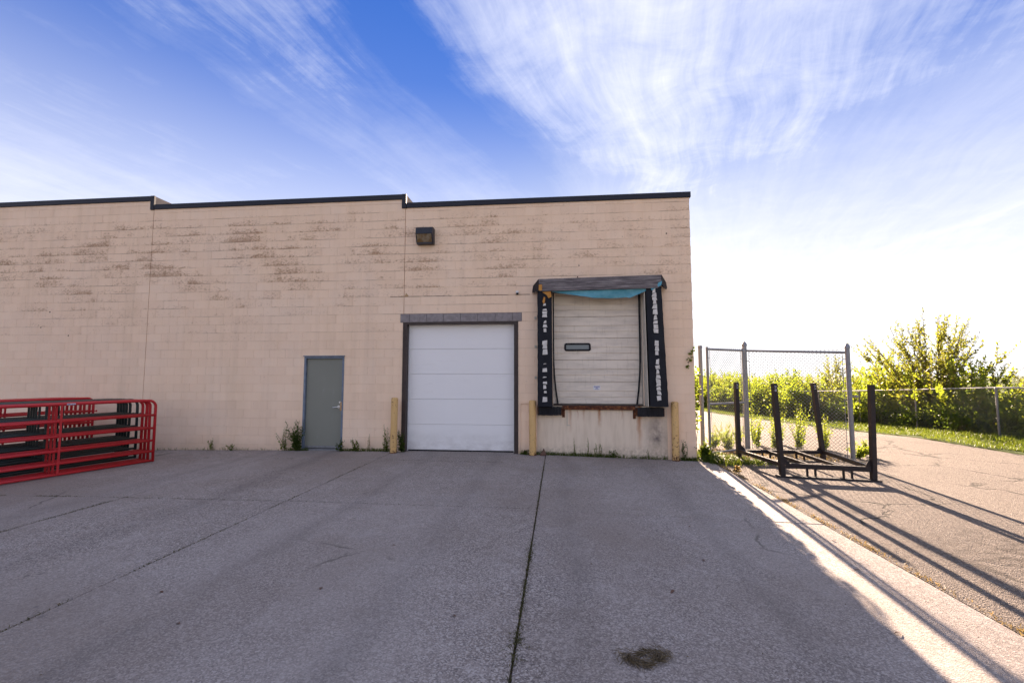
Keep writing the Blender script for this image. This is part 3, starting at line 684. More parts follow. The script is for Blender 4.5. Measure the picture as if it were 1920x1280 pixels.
def build_dock_door():
    y = WY + 0.14
    d = obj('dock_door', MB().box(-0.118, 1.818, y + 0.03, y + 0.06, 1.05, 3.60), 'dock_door', bld)
    z = 1.085; h = 0.482
    for i in range(6):
        z1 = min(z + h, 3.60)
        if z1 - z < 0.05: break
        # section face as a ribbed profile, extruded across the door
        prof = []
        def gr(zc): return [(y, zc - 0.012), (y + 0.013, zc - 0.006), (y + 0.013, zc + 0.004), (y, zc + 0.010)]
        prof.append((y + 0.006, z + 0.002)); prof.append((y, z + 0.006))
        for q in (0.30, 0.57):
            if z + h * q + 0.02 < z1: prof += gr(z + h * q)
        for q in (0.15, 0.43, 0.72, 0.86):
            pass
        prof.append((y, z1 - 0.012)); prof.append((y + 0.014, z1 - 0.003))
        prof = prof + [(y + 0.03, z1 - 0.002), (y + 0.03, z + 0.002)]
        mb = MB().prism([(0, p[0], p[1]) for p in prof], (-0.115, 0, 0), (1.815, 0, 0))
        obj('door_section', mb, 'dock_door', d); z = z1
    # window with a rounded rubber gasket
    wx0, wx1, wz0, wz1 = 0.135, 0.720, 2.245, 2.425
    def rr(x0, x1, z0, z1, r, n=5):
        pts = []
        for cx, cz, a0 in ((x1 - r, z1 - r, 0), (x0 + r, z1 - r, 90), (x0 + r, z0 + r, 180), (x1 - r, z0 + r, 270)):
            for i in range(n + 1):
                a = R(a0 + 90 * i / n); pts.append((cx + r * math.cos(a), cz + r * math.sin(a)))
        return pts
    o_, i_ = rr(wx0, wx1, wz0, wz1, 0.05), rr(wx0 + 0.042, wx1 - 0.042, wz0 + 0.042, wz1 - 0.042, 0.012)
    n = len(o_); V = [(p[0], y - 0.014, p[1]) for p in o_] + [(p[0], y - 0.014, p[1]) for p in i_] + [(p[0], y + 0.004, p[1]) for p in o_] + [(p[0], y - 0.001, p[1]) for p in i_]
    F = []
    for k in range(n):
        k2 = (k + 1) % n; F += [(k, k2, n + k2, n + k), (k, 2 * n + k, 2 * n + k2, k2), (n + k, n + k2, 3 * n + k2, 3 * n + k)]
    obj('window_gasket', MB().add(V, F), 'black_rubber', d)
    obj('window_pane', MB().box(wx0 + 0.035, wx1 - 0.035, y - 0.006, y + 0.002, wz0 + 0.035, wz1 - 0.035), 'glass', d)
    obj('sticker', MB().box(0.765, 0.915, y - 0.004, y + 0.001, 1.388, 1.482), 'white_plastic', d)
    s_ = MB().box(0.775, 0.905, y - 0.0065, y - 0.0045, 1.452, 1.470)
    for k in range(3): s_.box(0.80 + k * 0.008, 0.88 - k * 0.012, y - 0.0065, y - 0.0045, 1.405 + k * 0.014, 1.412 + k * 0.014)
    obj('sticker_print', s_, 'sticker_ink', d)
    # rubber side seals bowing out towards the sill
    for sx, x0 in ((1, -0.105), (-1, 1.785)):
        pts = []
        for k in range(9):
            q = k / 8; zz = 3.58 - q * 2.5; bow = 0.0 if q < 0.55 else ((q - 0.55) / 0.45) ** 2 * 0.09
            pts.append((x0 + sx * bow, y - 0.02 - bow * 0.2, zz))
        mb = MB()
        for a, b in zip(pts[:-1], pts[1:]): mb.beam(a, b, 0.035, 0.018, (0, 1, 0))
        obj('side_seal', mb, 'black_rubber', d)
    obj('door_reveal', MB().box(-0.125, -0.116, WY + 0.004, y + 0.06, 1.05, 3.62).box(1.816, 1.825, WY + 0.004, y + 0.06, 1.05, 3.62).box(-0.116, 1.816, WY + 0.004, y + 0.06, 3.601, 3.62), 'cream_board', d)
    obj('dock_face', MB().box(-0.468, 2.298, WY + 0.004, WY + 0.3, -0.5, 1.045), 'dock_face', bld)
    s = obj('dock_sill', MB().cbox(0.08, 1.64, WY - 0.06, WY + 0.20, 0.965, 1.052, 0.01), 'rust', bld)
    obj('sill_plate', MB().box(-0.11, 1.81, WY - 0.02, WY + 0.16, 1.054, 1.082), 'brown_steel', s)
    obj('angle_iron', MB().box(0.075, 0.135, WY - 0.012, WY + 0.003, 0.80, 0.963), 'rust', s)
    obj('angle_iron', MB().box(1.585, 1.645, WY - 0.012, WY + 0.003, 0.78, 0.963), 'rust', s)
    obj('bracket', MB().box(0.175, 0.190, WY - 0.006, WY + 0.003, 0.62, 0.93).box(0.19, 0.25, WY - 0.006, WY + 0.003, 0.62, 0.635), 'cream_board', s)
build_dock_door()
# small fixings on the wall
def fixings():
    c = MB().tube([(-0.84, WY - 0.014, -0.03), (-0.84, WY - 0.014, 1.05), (-0.83, WY - 0.014, 1.085), (-0.80, WY - 0.014, 1.10), (-0.60, WY - 0.014, 1.10)], 0.012, 8)
    obj('conduit', c, 'paint', bld, smooth=True)
    for z in (1.66, 2.34, 2.98):
        obj('wall_bracket', MB().box(-0.52, -0.475, WY - 0.02, WY + 0.002, z - 0.03, z + 0.03).tube([(-0.50, WY - 0.02, z), (-0.50, WY - 0.04, z)], 0.012, 8), 'cream_board', bld)
    obj('anchor_plate', MB().box(-3.60, -3.42, WY - 0.008, WY + 0.002, 3.515, 3.53).prism([(-3.50, 0, 3.53), (-3.41, 0, 3.53), (-3.475, 0, 3.60)], (0, WY - 0.008, 0), (0, WY + 0.001, 0)), 'brass_plate', bld)
fixings()
local(bld)

def wall_light():
    t = thing('wall_light', 'dark box-shaped wall lamp high above the white roller door', 'wall lamp', (-3.0, WY, 4.70))
    x0, x1, z0, z1 = -3.205, -2.815, 4.70, 5.075; yb, yf = WY - 0.004, WY - 0.22
    mb = MB()
    side = [(yb, z0), (yf + 0.10, z0), (yf + 0.075, z0 + 0.04), (yf, z0 + 0.215), (yf + 0.015, z1 - 0.02), (yf + 0.05, z1), (yb, z1)]
    mb.prism([(0, p[0], p[1]) for p in side], (x1 - 0.022, 0, 0), (x1, 0, 0))
    mb.prism([(0, p[0], p[1]) for p in side], (x0, 0, 0), (x0 + 0.016, 0, 0))
    hood = [(yb, z0 + 0.21), (yf, z0 + 0.215), (yf + 0.015, z1 - 0.02), (yf + 0.05, z1), (yb, z1)]
    mb.prism([(0, p[0], p[1]) for p in hood], (x0 + 0.016, 0, 0), (x1 - 0.022, 0, 0))
    mb.box(x0 + 0.016, x1 - 0.022, yf + 0.08, yb, z0, z0 + 0.035)
    obj('housing', mb, 'lamp_housing', t)
    ln = [(yb - 0.02, z0 + 0.036), (yf + 0.088, z0 + 0.036), (yf + 0.012, z0 + 0.209), (yb - 0.02, z0 + 0.209)]
    obj('lens', MB().prism([(0, p[0], p[1]) for p in ln], (x0 + 0.017, 0, 0), (x1 - 0.023, 0, 0)), 'lens', t)
    local(t)
    t = thing('door_sensor', 'tiny white sensor box on the wall left of the dock shelter', 'sensor', (-0.90, WY, 3.53))
    obj('sensor_body', MB().cbox(-0.93, -0.87, WY - 0.07, WY - 0.003, 3.545, 3.59, 0.006), 'white_plastic', t)
    obj('sensor_base', MB().box(-0.925, -0.875, WY - 0.05, WY - 0.003, 3.515, 3.545), 'dark_plastic_and_hollow', t); local(t)
wall_light()

# ---------------------------------------------------------------- dock shelter
def dock_shelter():
    t = thing('dock_shelter', 'torn black dock shelter with weathered plank header around the ribbed dock door', 'dock shelter', (0.9, WY, 1.0))
    def pad(x0, x1, xt0, xt1, z0, z1, yf):
        # soft pad: grid front with wrinkles
        n, k = 26, 5; V = []; F = []
        for i in range(n + 1):
            q = i / n; z = z0 + (z1 - z0) * q; a = x0 + (xt0 - x0) * q; b = x1 + (xt1 - x1) * q
            for j in range(k + 1):
                s = j / k; bul = 0.022 * math.sin(math.pi * s)
                V.append((a + (b - a) * s + rnd.uniform(-0.004, 0.004), yf - bul + rnd.uniform(-0.008, 0.008), z))
        m0 = len(V)
        for i in range(n + 1):
            q = i / n; z = z0 + (z1 - z0) * q; a = x0 + (xt0 - x0) * q; b = x1 + (xt1 - x1) * q
            V.append((a - 0.004, WY - 0.003, z)); V.append((b + 0.004, WY - 0.003, z))
        for i in range(n):
            for j in range(k): F.append((i * (k + 1) + j, i * (k + 1) + j + 1, (i + 1) * (k + 1) + j + 1, (i + 1) * (k + 1) + j))
            F.append((m0 + 2 * i, i * (k + 1), (i + 1) * (k + 1), m0 + 2 * i + 2)); F.append((i * (k + 1) + k, m0 + 2 * i + 1, m0 + 2 * i + 3, (i + 1) * (k + 1) + k))
        F.append(tuple([m0] + list(range(k + 1)) + [m0 + 1])[::-1]); F.append(tuple([m0 + 2 * n] + list(range(n * (k + 1), n * (k + 1) + k + 1)) + [m0 + 2 * n + 1]))
        return obj('side_pad', MB().add(V, F), 'black_vinyl', t, smooth=True)
    yf = 9.80
    pad(-0.445, -0.130, -0.440, -0.135, 1.045, 3.56, yf); pad(1.905, 2.275, 1.865, 2.185, 1.055, 3.58, yf)
    # torn guide stripe patches
    def patch(cx, z0, z1, wd, sk):
        a = [(cx - wd / 2 + rnd.uniform(-.012, .012), 0, z0 + rnd.uniform(-.008, .008)), (cx + wd / 2 + rnd.uniform(-.006, .012), 0, z0 + rnd.uniform(-.008, .012)),
             (cx + sk + wd / 2 + rnd.uniform(-.012, .006), 0, z1 + rnd.uniform(-.012, .008)), (cx + sk - wd / 2 + rnd.uniform(-.006, .02), 0, z1 + rnd.uniform(-.025, .008))]
        obj('guide_stripe', MB().prism(a, (0, yf - 0.036, 0), (0, yf - 0.024, 0)), 'stripe_tape', t)
    z = 1.13
    for (z0, z1, wd) in ((1.14, 1.25, .075), (1.33, 1.38, .05), (1.42, 1.50, .045), (1.53, 1.57, .07), (1.66, 1.685, .06), (1.78, 1.87, .07), (1.95, 1.97, .05),
                         (2.15, 2.27, .075), (2.28, 2.36, .07), (2.37, 2.46, .075), (2.63, 2.72, .045), (2.73, 2.81, .07), (2.83, 2.90, .04), (2.96, 3.02, .07), (3.03, 3.09, .075), (3.10, 3.15, .07), (3.2, 3.27, .04)):
        patch(-0.285, z0, z1, wd * 1.35, 0)
    z = 1.19
    while z < 3.48:
        h = rnd.uniform(0.06, 0.12); q = (z - 1.1) / 2.4
        if not (2.02 < z < 2.12 or 2.42 < z < 2.55): patch(2.085 - 0.06 * q, z, z + h, rnd.choice((0.095, 0.09, 0.085, 0.06)), -0.004)
        z += h + 0.006
    # header plank and its black end covers
    hy = 9.745
    obj('header_plank', MB().prism([(-0.405, 0, 3.525), (2.10, 0, 3.545), (2.175, 0, 3.60), (2.175, 0, 3.825), (-0.405, 0, 3.785)], (0, hy, 0), (0, WY - 0.004, 0)), 'plank', t)
    obj('end_cover', MB().add([(-0.41, hy - 0.006, 3.79), (-0.55, WY - 0.02, 3.70), (-0.57, WY - 0.03, 3.54), (-0.41, hy - 0.006, 3.52), (-0.407, hy + 0.05, 3.65), (-0.407, WY - 0.01, 3.66), (-0.47, hy + 0.10, 3.53)],
        [(0, 3, 6, 2, 1), (0, 4, 3), (0, 1, 5, 4), (1, 2, 5), (2, 6, 5), (6, 3, 4), (6, 4, 5)]), 'black_vinyl', t)
    obj('end_cover', MB().add([(2.18, hy - 0.006, 3.83), (2.34, WY - 0.03, 3.72), (2.355, WY - 0.05, 3.60), (2.29, hy + 0.08, 3.52), (2.18, hy - 0.006, 3.62), (2.177, hy + 0.06, 3.68), (2.178, WY - 0.01, 3.70)],
        [(0, 1, 2, 3, 4), (0, 4, 5), (0, 5, 6, 1), (1, 6, 2), (2, 6, 3), (3, 6, 5), (3, 5, 4)]), 'black_vinyl', t)
    obj('torn_foam', MB().cbox(-0.408, -0.335, hy - 0.012, hy + 0.002, 3.535, 3.665, 0.004), 'foam', t)
    obj('torn_foam', MB().prism([(-0.33, 0, 3.50), (-0.15, 0, 3.515), (-0.135, 0, 3.40), (-0.20, 0, 3.37), (-0.24, 0, 3.44)], (0, yf - 0.045, 0), (0, yf + 0.06, 0)), 'foam', t)
    obj('torn_foam', MB().prism([(-0.33, 0, 3.30), (-0.30, 0, 3.40), (-0.27, 0, 3.38), (-0.28, 0, 3.27), (-0.31, 0, 3.25)], (0, yf - 0.05, 0), (0, yf - 0.01, 0)), 'foam', t)
    # sagging blue curtain under the header
    n = 40; V = []; F = []
    for i in range(n + 1):
        q = i / n; x = -0.12 + q * 2.06
        if q < 0.42: dep = 0.01 + 0.155 * q / 0.42
        elif q < 0.80: dep = 0.165 + 0.01 * math.sin((q - .42) * 8)
        else: dep = 0.165 * (1 - (q - 0.8) / 0.2) + 0.02
        dep += rnd.uniform(-0.003, 0.003)
        top = 3.525 + 0.02 * q
        for k in range(4):
            s = k / 3; V.append((x, 9.80 + 0.035 * math.sin(q * 9 + s * 2) * s + 0.03 * s, top - dep * s))
    m0 = len(V); V += [(v[0], v[1] + 0.004, v[2]) for v in V]
    for i in range(n):
        for k in range(3):
            a = i * 4 + k; F.append((a, a + 1, a + 5, a + 4)); F.append((m0 + a, m0 + a + 4, m0 + a + 5, m0 + a + 1))
        F.append((i * 4 + 3, m0 + i * 4 + 3, m0 + i * 4 + 7, i * 4 + 7))
    obj('curtain', MB().add(V, F), 'blue_vinyl', t, smooth=True, fix=False)
    obj('curtain_tail', MB().add([(1.94, 9.765, 3.575), (2.19, 9.735, 3.69), (2.17, 9.735, 3.60), (1.98, 9.765, 3.50), (1.94, 9.775, 3.575), (2.19, 9.742, 3.69), (2.17, 9.742, 3.60), (1.98, 9.775, 3.50)],
        [(0, 3, 2, 1), (4, 5, 6, 7), (0, 1, 5, 4), (2, 3, 7, 6), (1, 2, 6, 5), (3, 0, 4, 7)]), 'blue_vinyl', t)
    obj('side_board', MB().add([(1.862, 9.815, 1.06), (1.835, 10.066, 1.06), (1.842, 10.066, 1.06), (1.876, 9.815, 1.06), (1.825, 9.815, 3.53), (1.822, 10.066, 3.53), (1.832, 10.066, 3.53), (1.84, 9.815, 3.53)],
        [(0, 1, 2, 3), (4, 7, 6, 5), (0, 4, 5, 1), (1, 5, 6, 2), (2, 6, 7, 3), (3, 7, 4, 0)]), 'cream_board', t)
    local(t)
    for lab, x0, x1, z0, z1 in (('black laminated rubber dock bumper beside the conduit, under the shelter', -0.455, 0.072, 0.845, 1.035), ('black laminated rubber dock bumper above the dark stain on the dock face', 1.65, 2.225, 0.835, 1.03)):
        t2 = thing('dock_bumper', lab, 'bumper', ((x0 + x1) / 2, WY, z0))
        mb = MB(); n = 16; s = (x1 - x0 - 0.03) / n
        for k in range(n): mb.cbox(x0 + 0.015 + k * s + 0.001, x0 + 0.015 + (k + 1) * s - 0.001, WY - 0.125 + rnd.uniform(-.006, .004), WY - 0.004, z0 + rnd.uniform(0, .008), z1 - rnd.uniform(0, .008), 0.003)
        obj('rubber_laminate', mb, 'black_rubber', t2)
        for xx in (x0, x1 - 0.014): obj('end_angle', MB().box(xx, xx + 0.014, WY - 0.10, WY - 0.004, z0 + 0.01, z1 - 0.01), 'rust', t2)
        local(t2)
dock_shelter()

def bollards():
    for lab, x, y, h in (('dull yellow bollard with clean paint beside the brown jamb near the grey door', -3.63, 9.86, 1.215), ('yellow bollard between the white roller door and the dock shelter', -0.56, 9.93, 1.17), ('rust-chipped yellow bollard at the building corner', 2.43, 9.955, 1.155)):
        t = thing('bollard', lab, 'bollard', (x, y, gz(x, 0)))
        z0 = gz(x, 0) - 0.02; r = 0.074
        tilt = rnd.uniform(-0.012, 0.012); mb = MB()
        prof = [(r, z0), (r, h - 0.03), (r * 0.93, h - 0.012), (r * 0.72, h), (0.0, h + 0.004)]
        n = 22; V = []; F = []
        for pr, pz in prof[:-1]:
            for k in range(n): V.append((x + tilt * (pz) + pr * math.cos(2 * math.pi * k / n), y + pr * math.sin(2 * math.pi * k / n), pz))
        V.append((x + tilt * h, y, prof[-1][1]))
        for i in range(3):
            for k in range(n): F.append((i * n + k, i * n + (k + 1) % n, (i + 1) * n + (k + 1) % n, (i + 1) * n + k))
        for k in range(n): F.append((3 * n + k, 3 * n + (k + 1) % n, 4 * n))
        obj('pipe', MB().add(V, F), 'yellow', t, smooth=True)
        ring = MB(); ring.tube([(x + 0.079 * math.cos(a), y + 0.079 * math.sin(a), z0 + 0.024) for a in np.linspace(0, 2 * math.pi, 18)], 0.006, 6)
        obj('base_rust', ring, 'rust', t); local(t)
bollards()

# ---------------------------------------------------------------- stacked tube gates
GATE_LEN, GATE_H = 3.66, 1.25
BARS = [0.0, 0.185, 0.40, 0.65, 0.91]                     # heights of the bars under the top tube
def gate_meshes():
    r = 0.0255; c = 0.13; H = GATE_H - 0.03; Lg = GATE_LEN
    def arc(cx, cz, a0, a1): return [(0, cx + c * math.cos(R(a0 + (a1 - a0) * i / 6)), cz + c * math.sin(R(a0 + (a1 - a0) * i / 6))) for i in range(7)]
    path = [(0, 0, -0.03 + 0.02), (0, 0, H - c)] + arc(-c, H - c, 0, 90)[1:] + arc(-Lg + c, H - c, 90, 180) + [(0, -Lg, -0.01)]
    d = {'frame': MB().tube(path, r, 10).mesh('frame')}
    d['bar'] = MB().tube([(0, -0.01, 0), (0, -Lg + 0.01, 0)], 0.0235, 10).mesh('bar')
    d['brace'] = MB().box(-0.024, -0.012, -0.016, 0.016, 0.02, H).mesh('brace')
    d['latch'] = MB().tube([(0, 0.02, 0), (0, 0.075, 0)], 0.012, 8).tube([(0, 0.062, -0.02), (0, 0.062, 0.02)], 0.012, 8).mesh('latch_pin')
    return d
def build_gates():
    base = gate_meshes(); sets = {}
    for cname in ('red', 'green'):
        sets[cname] = {}
        for k, me in base.items():
            m2 = me.copy(); m2.materials.clear(); m2.materials.append(M[cname])
            for p in m2.polygons: p.use_smooth = (k != 'brace')
            sets[cname][k] = m2
    # (x, y of the end by the wall, colour, heading)
    spec = [(-8.15, 8.62, 'red', 18.0), (-8.30, 8.66, 'red', 17.6), (-8.43, 8.70, 'red', 17.4), (-8.55, 8.74, 'red', 17.2), (-8.93, 9.0, 'green', 17.0)]
    for k in range(5): spec.append((-9.22 - 0.115 * k, 9.10 + 0.045 * k, 'green', 16.8 - 0.2 * k))
    for k in range(4): spec.append((-9.95 - 0.13 * k, 8.35 + 0.02 * k, 'green', 16.0))
    for k in range(8): spec.append((-10.72 - 0.115 * k, 9.66 + 0.0 * k, 'red', 15.4 - 0.1 * k))
    n = len(spec)
    for i, (x, y, cname, hd) in enumerate(spec):
        S = sets[cname]; h = R(-hd)
        z0 = gz(x, 0) + 0.012 + (0.015 if i > 13 else 0)
        if i == 0: lab, grp = 'bright red tube gate on the open side of the stack, white sticker on its top', None
        elif i < 4: lab, grp = 'red tube gate close behind the outermost red gate of the stack', 'red gates leaning behind the outermost one'
        elif i == 4: lab, grp = 'single dark green tube gate standing apart between red and green gates', None
        elif i < 10: lab, grp = 'dark green tube gate in the tight green row of the stack', 'dark green gates in the stack'
        elif i < 14: lab, grp = 'dark green tube gate set back in the middle of the stack', 'dark green gates set back in the stack'
        else: lab, grp = 'red tube gate in the rear row of the stack nearest the wall', 'red gates in the rear row'
        x -= 0.07
        t = thing('tube_gate', lab, 'gate', (x, y, z0), grp)
        t.rotation_euler = (rnd.uniform(-0.004, 0.004) * 0, R(rnd.uniform(-1.0, 1.0)) if i else 0, h)
        link('frame', S['frame'], t)
        for b in BARS: link('bar', S['bar'], t, (0, 0, b + 0.012))
        for q in (0.405, 0.70): link('brace', S['brace'], t, (0.0375, -GATE_LEN * q, 0))
        if cname == 'green' or i > 13:
            link('latch_pin', S['latch'], t, (0, 0, 0.92))
        if i == 0:
            s = obj('sticker', MB().box(0.0, 0.0245, -1.42, -1.30, GATE_H - 0.045, GATE_H - 0.018), 'white_plastic', t)
            obj('sticker_print', MB().box(0.0248, 0.0262, -1.415, -1.37, GATE_H - 0.040, GATE_H - 0.024).box(0.0248, 0.0262, -1.36, -1.305, GATE_H - 0.042, GATE_H - 0.031), 'sticker_ink', s)
build_gates()

# ---------------------------------------------------------------- steel rack
def rack():
    A, B, C_, D = Vector((3.80, 10.25, 0)), Vector((3.975, 8.74, 0)), Vector((5.58, 10.42, 0)), Vector((5.40, 8.60, 0))
    for p in (A, B, C_, D): p.z = gz(p.x, p.y) - 0.008
    t = thing('steel_rack', 'rusty dark steel stacking rack with four uprights on the asphalt', 'rack', tuple((A + B + C_ + D) / 4))
    ex = (D - B).normalized(); ey = (A - B).normalized()
    tops = {'A': (A, Vector((-0.005, 0.0, 0))), 'B': (B, Vector((-0.075, 0.02, 0))), 'C': (C_, Vector((-0.11, 0.05, 0))), 'D': (D, Vector((0.045, 0, 0)))}
    zr = 0.20
    for k, (p, lean) in tops.items():
        q = p + lean + Vector((0, 0, 1.655))
        up = ey
        mb = MB(); mb.beam(p, q, 0.078, 0.078, up)
        u = obj('upright', mb, 'rack', t)
        # dark plate on the closed end, coloured as the shade inside a tube
        d = (q - p).normalized(); obj('mouth_shade', MB().beam(q - d * 0.004, q + d * 0.002, 0.06, 0.06, up), 'dark_plastic_and_hollow', u)
        if k in 'ABC':
            txt = bpy.data.curves.new('chalk', 'FONT'); txt.body = {'A': '0/1', 'B': '0/8', 'C': '0/1'}[k]; txt.size = 0.085; txt.extrude = 0.0008
            tmp = bpy.data.objects.new('tmp', txt); col.objects.link(tmp)
            bpy.context.view_layer.update()
            me = bpy.data.meshes.new_from_object(tmp.evaluated_get(bpy.context.evaluated_depsgraph_get())); bpy.data.objects.remove(tmp)
            # writing runs down the face that looks at the open yard
            n = d.cross(ex).normalized(); n = -n if n.y > 0 else n
            a = -d; b = n.cross(a).normalized()
            mat = Matrix((a.to_4d(), b.to_4d(), n.to_4d(), (0, 0, 0, 1))).transposed(); mat.col[3] = (0, 0, 0, 1)
            for r_ in range(3): mat[3][r_] = 0
            o0 = q + n * 0.0405 - d * 0.035 - b * 0.032
            mat.translation = o0
            me.transform(mat); me.materials.clear(); me.materials.append(M['chalk'])
            link('chalk_writing', me, u)
    up0 = Vector((0, 0, zr))
    def rail(name, p, q, wd, ht, dz=0): return obj(name, MB().beam(p + up0 + Vector((0, 0, dz)), q + up0 + Vector((0, 0, dz)), wd, ht), 'rack', t)
    rail('base_rail', B + ex * 0.04, D - ex * 0.04, 0.06, 0.085); rail('base_rail', A + ex * 0.04, C_ - ex * 0.04, 0.06, 0.07)
    rail('base_rail', B + ey * 0.04, A - ey * 0.04, 0.06, 0.07, 0.01); rail('base_rail', D + (C_ - D).normalized() * 0.04, C_ - (C_ - D).normalized() * 0.04, 0.06, 0.07, 0.01)
    for q in (0.34, 0.67):
        p0 = B.lerp(D, q); p1 = A.lerp(C_, q); dd = (p1 - p0).normalized(); rail('cross_rail', p0 + dd * 0.032, p1 - dd * 0.032, 0.05, 0.06)
    for (p, q, e) in ((B, D, 0.10), (A, C_, 0.05)):
        d = (q - p).normalized(); obj('skid', MB().beam(p - d * e + Vector((0, 0, 0.0075)), q + d * e + Vector((0, 0, 0.0075)), 0.13, 0.035), 'rack', t)
        L_ = (q - p).length
        for s in (0.28, 0.37, 0.68, 0.77): obj('spacer', MB().beam(p + d * L_ * s + Vector((0, 0, 0.02)), p + d * L_ * s + Vector((0, 0, zr - 0.04)), 0.03, 0.03, d), 'rack', t)
    for (p, sx, sy) in ((A, ex, -ey), (B, ex, ey), (C_, -ex, -ey), (D, -ex, ey)):
        n = sy * 0.006
        obj('gusset', MB().prism([p + sx * 0.038 + Vector((0, 0, zr + 0.03)), p + sx * 0.13 + Vector((0, 0, zr + 0.035)), p + sx * 0.038 + Vector((0, 0, zr + 0.16))], tuple(-n), tuple(n)), 'rack', t)
    local(t)
rack()

# ---------------------------------------------------------------- chain-link
def weave(mb, O, U, width, z0, z1, pitch, r=0.0037):
    """diamond mesh in the plane O + U*s + Z*t, drawn as straight wires in both directions"""
    Hh = z1 - z0; U = Vector(U).normalized(); n = U.cross(Vector((0, 0, 1))).normalized()
    k = -int(Hh / pitch) - 1
    while k * pitch < width:
        for sg in (1, -1):
            s0 = k * pitch; s1 = s0 + Hh
            a, b = max(s0, 0), min(s1, width)
            if b - a > 0.01:
                if sg == 1: p, q = (a, z0 + a - s0), (b, z0 + b - s0)
                else: p, q = (a, z1 - (a - s0)), (b, z1 - (b - s0))
                P = Vector(O) + U * p[0] + n * (0.0015 * sg); P.z += p[1]; Q = Vector(O) + U * q[0] + n * (0.0015 * sg); Q.z += q[1]
                d = (Q - P).normalized(); a_ = d.cross(n).normalized()
                V = []
                for c in (P, Q):
                    V += [c + a_ * r, c - a_ * r * 0.5 + n * r * 0.9, c - a_ * r * 0.5 - n * r * 0.9]
                mb.add(V, [(0, 1, 4, 3), (1, 2, 5, 4), (2, 0, 3, 5)])
        k += 1
def cap(mb, p, r, tall=0.07):
    x, y, z = p; n = 12; V = []; F = []
    prof = [(r * 1.18, -0.03), (r * 1.18, 0.012), (r * 1.0, 0.03), (r * 0.62, tall * 0.75), (0.002, tall)]
    for pr, pz in prof:
        for k in range(n): V.append((x + pr * math.cos(2 * math.pi * k / n), y + pr * math.sin(2 * math.pi * k / n), z + pz))
    for i in range(len(prof) - 1):
        for k in range(n): F.append((i * n + k, i * n + (k + 1) % n, (i + 1) * n + (k + 1) % n, (i + 1) * n + k))
    mb.add(V, F); return mb
def chain_link():
    P1, La, Lb, P2, P3 = (3.29, 10.98), (3.345, 10.66), (4.385, 11.36), (4.463, 11.453), (6.048, 10.222)
    g = lambda p: gz(p[0], p[1]) - 0.012
    t = thing('gate_post', 'round galvanized post standing free beside the building corner', 'post', (P1[0], P1[1], g(P1)))
    obj('pipe', MB().tube([(P1[0], P1[1], g(P1) - 0.05), (P1[0], P1[1], 2.37)], 0.045, 14), 'galvanized', t, smooth=True)
    obj('post_cap', cap(MB(), (P1[0], P1[1], 2.37), 0.045, 0.04), 'galvanized', t, smooth=True)
    obj('chain_loop', MB().tube([(P1[0] + 0.055 * math.cos(a), P1[1] + 0.055 * math.sin(a), 1.12 + 0.012 * math.sin(2 * a)) for a in np.linspace(0, 2 * math.pi, 17)], 0.008, 6), 'galvanized_wire', t); local(t)
    # narrow leaf with a mid rail
    t = thing('chain_link_gate', 'narrow chain-link gate leaf with a middle rail beside the building corner', 'gate', (La[0], La[1], g(La)))
    zb, zt, zm = -0.03, 2.30, 1.065
    for nm, p in (('stile', La), ('stile', Lb)):
        obj(nm, MB().tube([(p[0], p[1], zb - 0.04), (p[0], p[1], zt + 0.05)], 0.03, 12), 'galvanized', t, smooth=True)
    for nm, z in (('bottom_rail', zb + 0.02), ('mid_rail', zm), ('top_rail', zt)):
        obj(nm, MB().tube([(La[0], La[1], z), (Lb[0], Lb[1], z)], 0.025, 12), 'galvanized', t, smooth=True)
    U = Vector((Lb[0] - La[0], Lb[1] - La[1], 0)); wd = U.length; U.normalize()
    mb = MB(); weave(mb, (La[0], La[1], 0) + np.array(U) * 0.08, U, wd - 0.16, zb + 0.02, zt + 0.04, 0.075)
    stuff(obj('chain_link_mesh', mb, 'galvanized_wire', t, fix=False))
    for s in (0.08, wd - 0.08):
        p = Vector((La[0], La[1], 0)) + U * s; b = MB().tube([(p.x, p.y, zb + 0.03), (p.x, p.y, zt - 0.03)], 0.006, 6)
        e = Vector((La[0], La[1], 0)) if s < 0.5 else Vector((Lb[0], Lb[1], 0))
        for z in (0.35, 0.75, 1.35, 1.75, 2.1): b.tube([(p.x, p.y, z), (e.x, e.y, z)], 0.007, 6)
        obj('tension_bar', b, 'galvanized', t)
    local(t)
    # wide panel between two capped posts
    t = thing('swing_gate', 'wide chain-link gate panel swung open behind the steel rack', 'gate', (P2[0], P2[1], g(P2)))
    for p, zt2, r in ((P2, 2.44, 0.05), (P3, 2.30, 0.045)):
        po = obj('post', MB().tube([(p[0], p[1], g(p) - 0.02), (p[0], p[1], zt2)], r, 14), 'galvanized', t, smooth=True)
        obj('post_cap', cap(MB(), (p[0], p[1], zt2), r, 0.085), 'galvanized', po, smooth=True)
    obj('top_rail', MB().tube([(P2[0], P2[1], 2.30), (P3[0], P3[1], 2.185)], 0.025, 12), 'galvanized', t, smooth=True)
    U = Vector((P3[0] - P2[0], P3[1] - P2[1], 0)); wd = U.length; U.normalize()
    mb = MB(); weave(mb, np.array((P2[0], P2[1], 0)) + np.array(U) * 0.09, U, wd - 0.18, -0.02, 2.27, 0.075)
    stuff(obj('chain_link_mesh', mb, 'galvanized_wire', t, fix=False))
    for s, zt2 in ((0.09, 2.26), (wd - 0.09, 2.16)):
        p = Vector((P2[0], P2[1], 0)) + U * s; e = Vector((P2[0], P2[1], 0)) if s < 0.5 else Vector((P3[0], P3[1], 0))
        b = MB().tube([(p.x, p.y, 0.0), (p.x, p.y, zt2)], 0.006, 6)
        for z in (0.3, 0.75, 1.2, 1.65, 2.05): b.tube([(p.x, p.y, z), (e.x, e.y, z)], 0.008, 6)
        obj('tension_bar', b, 'galvanized', t)
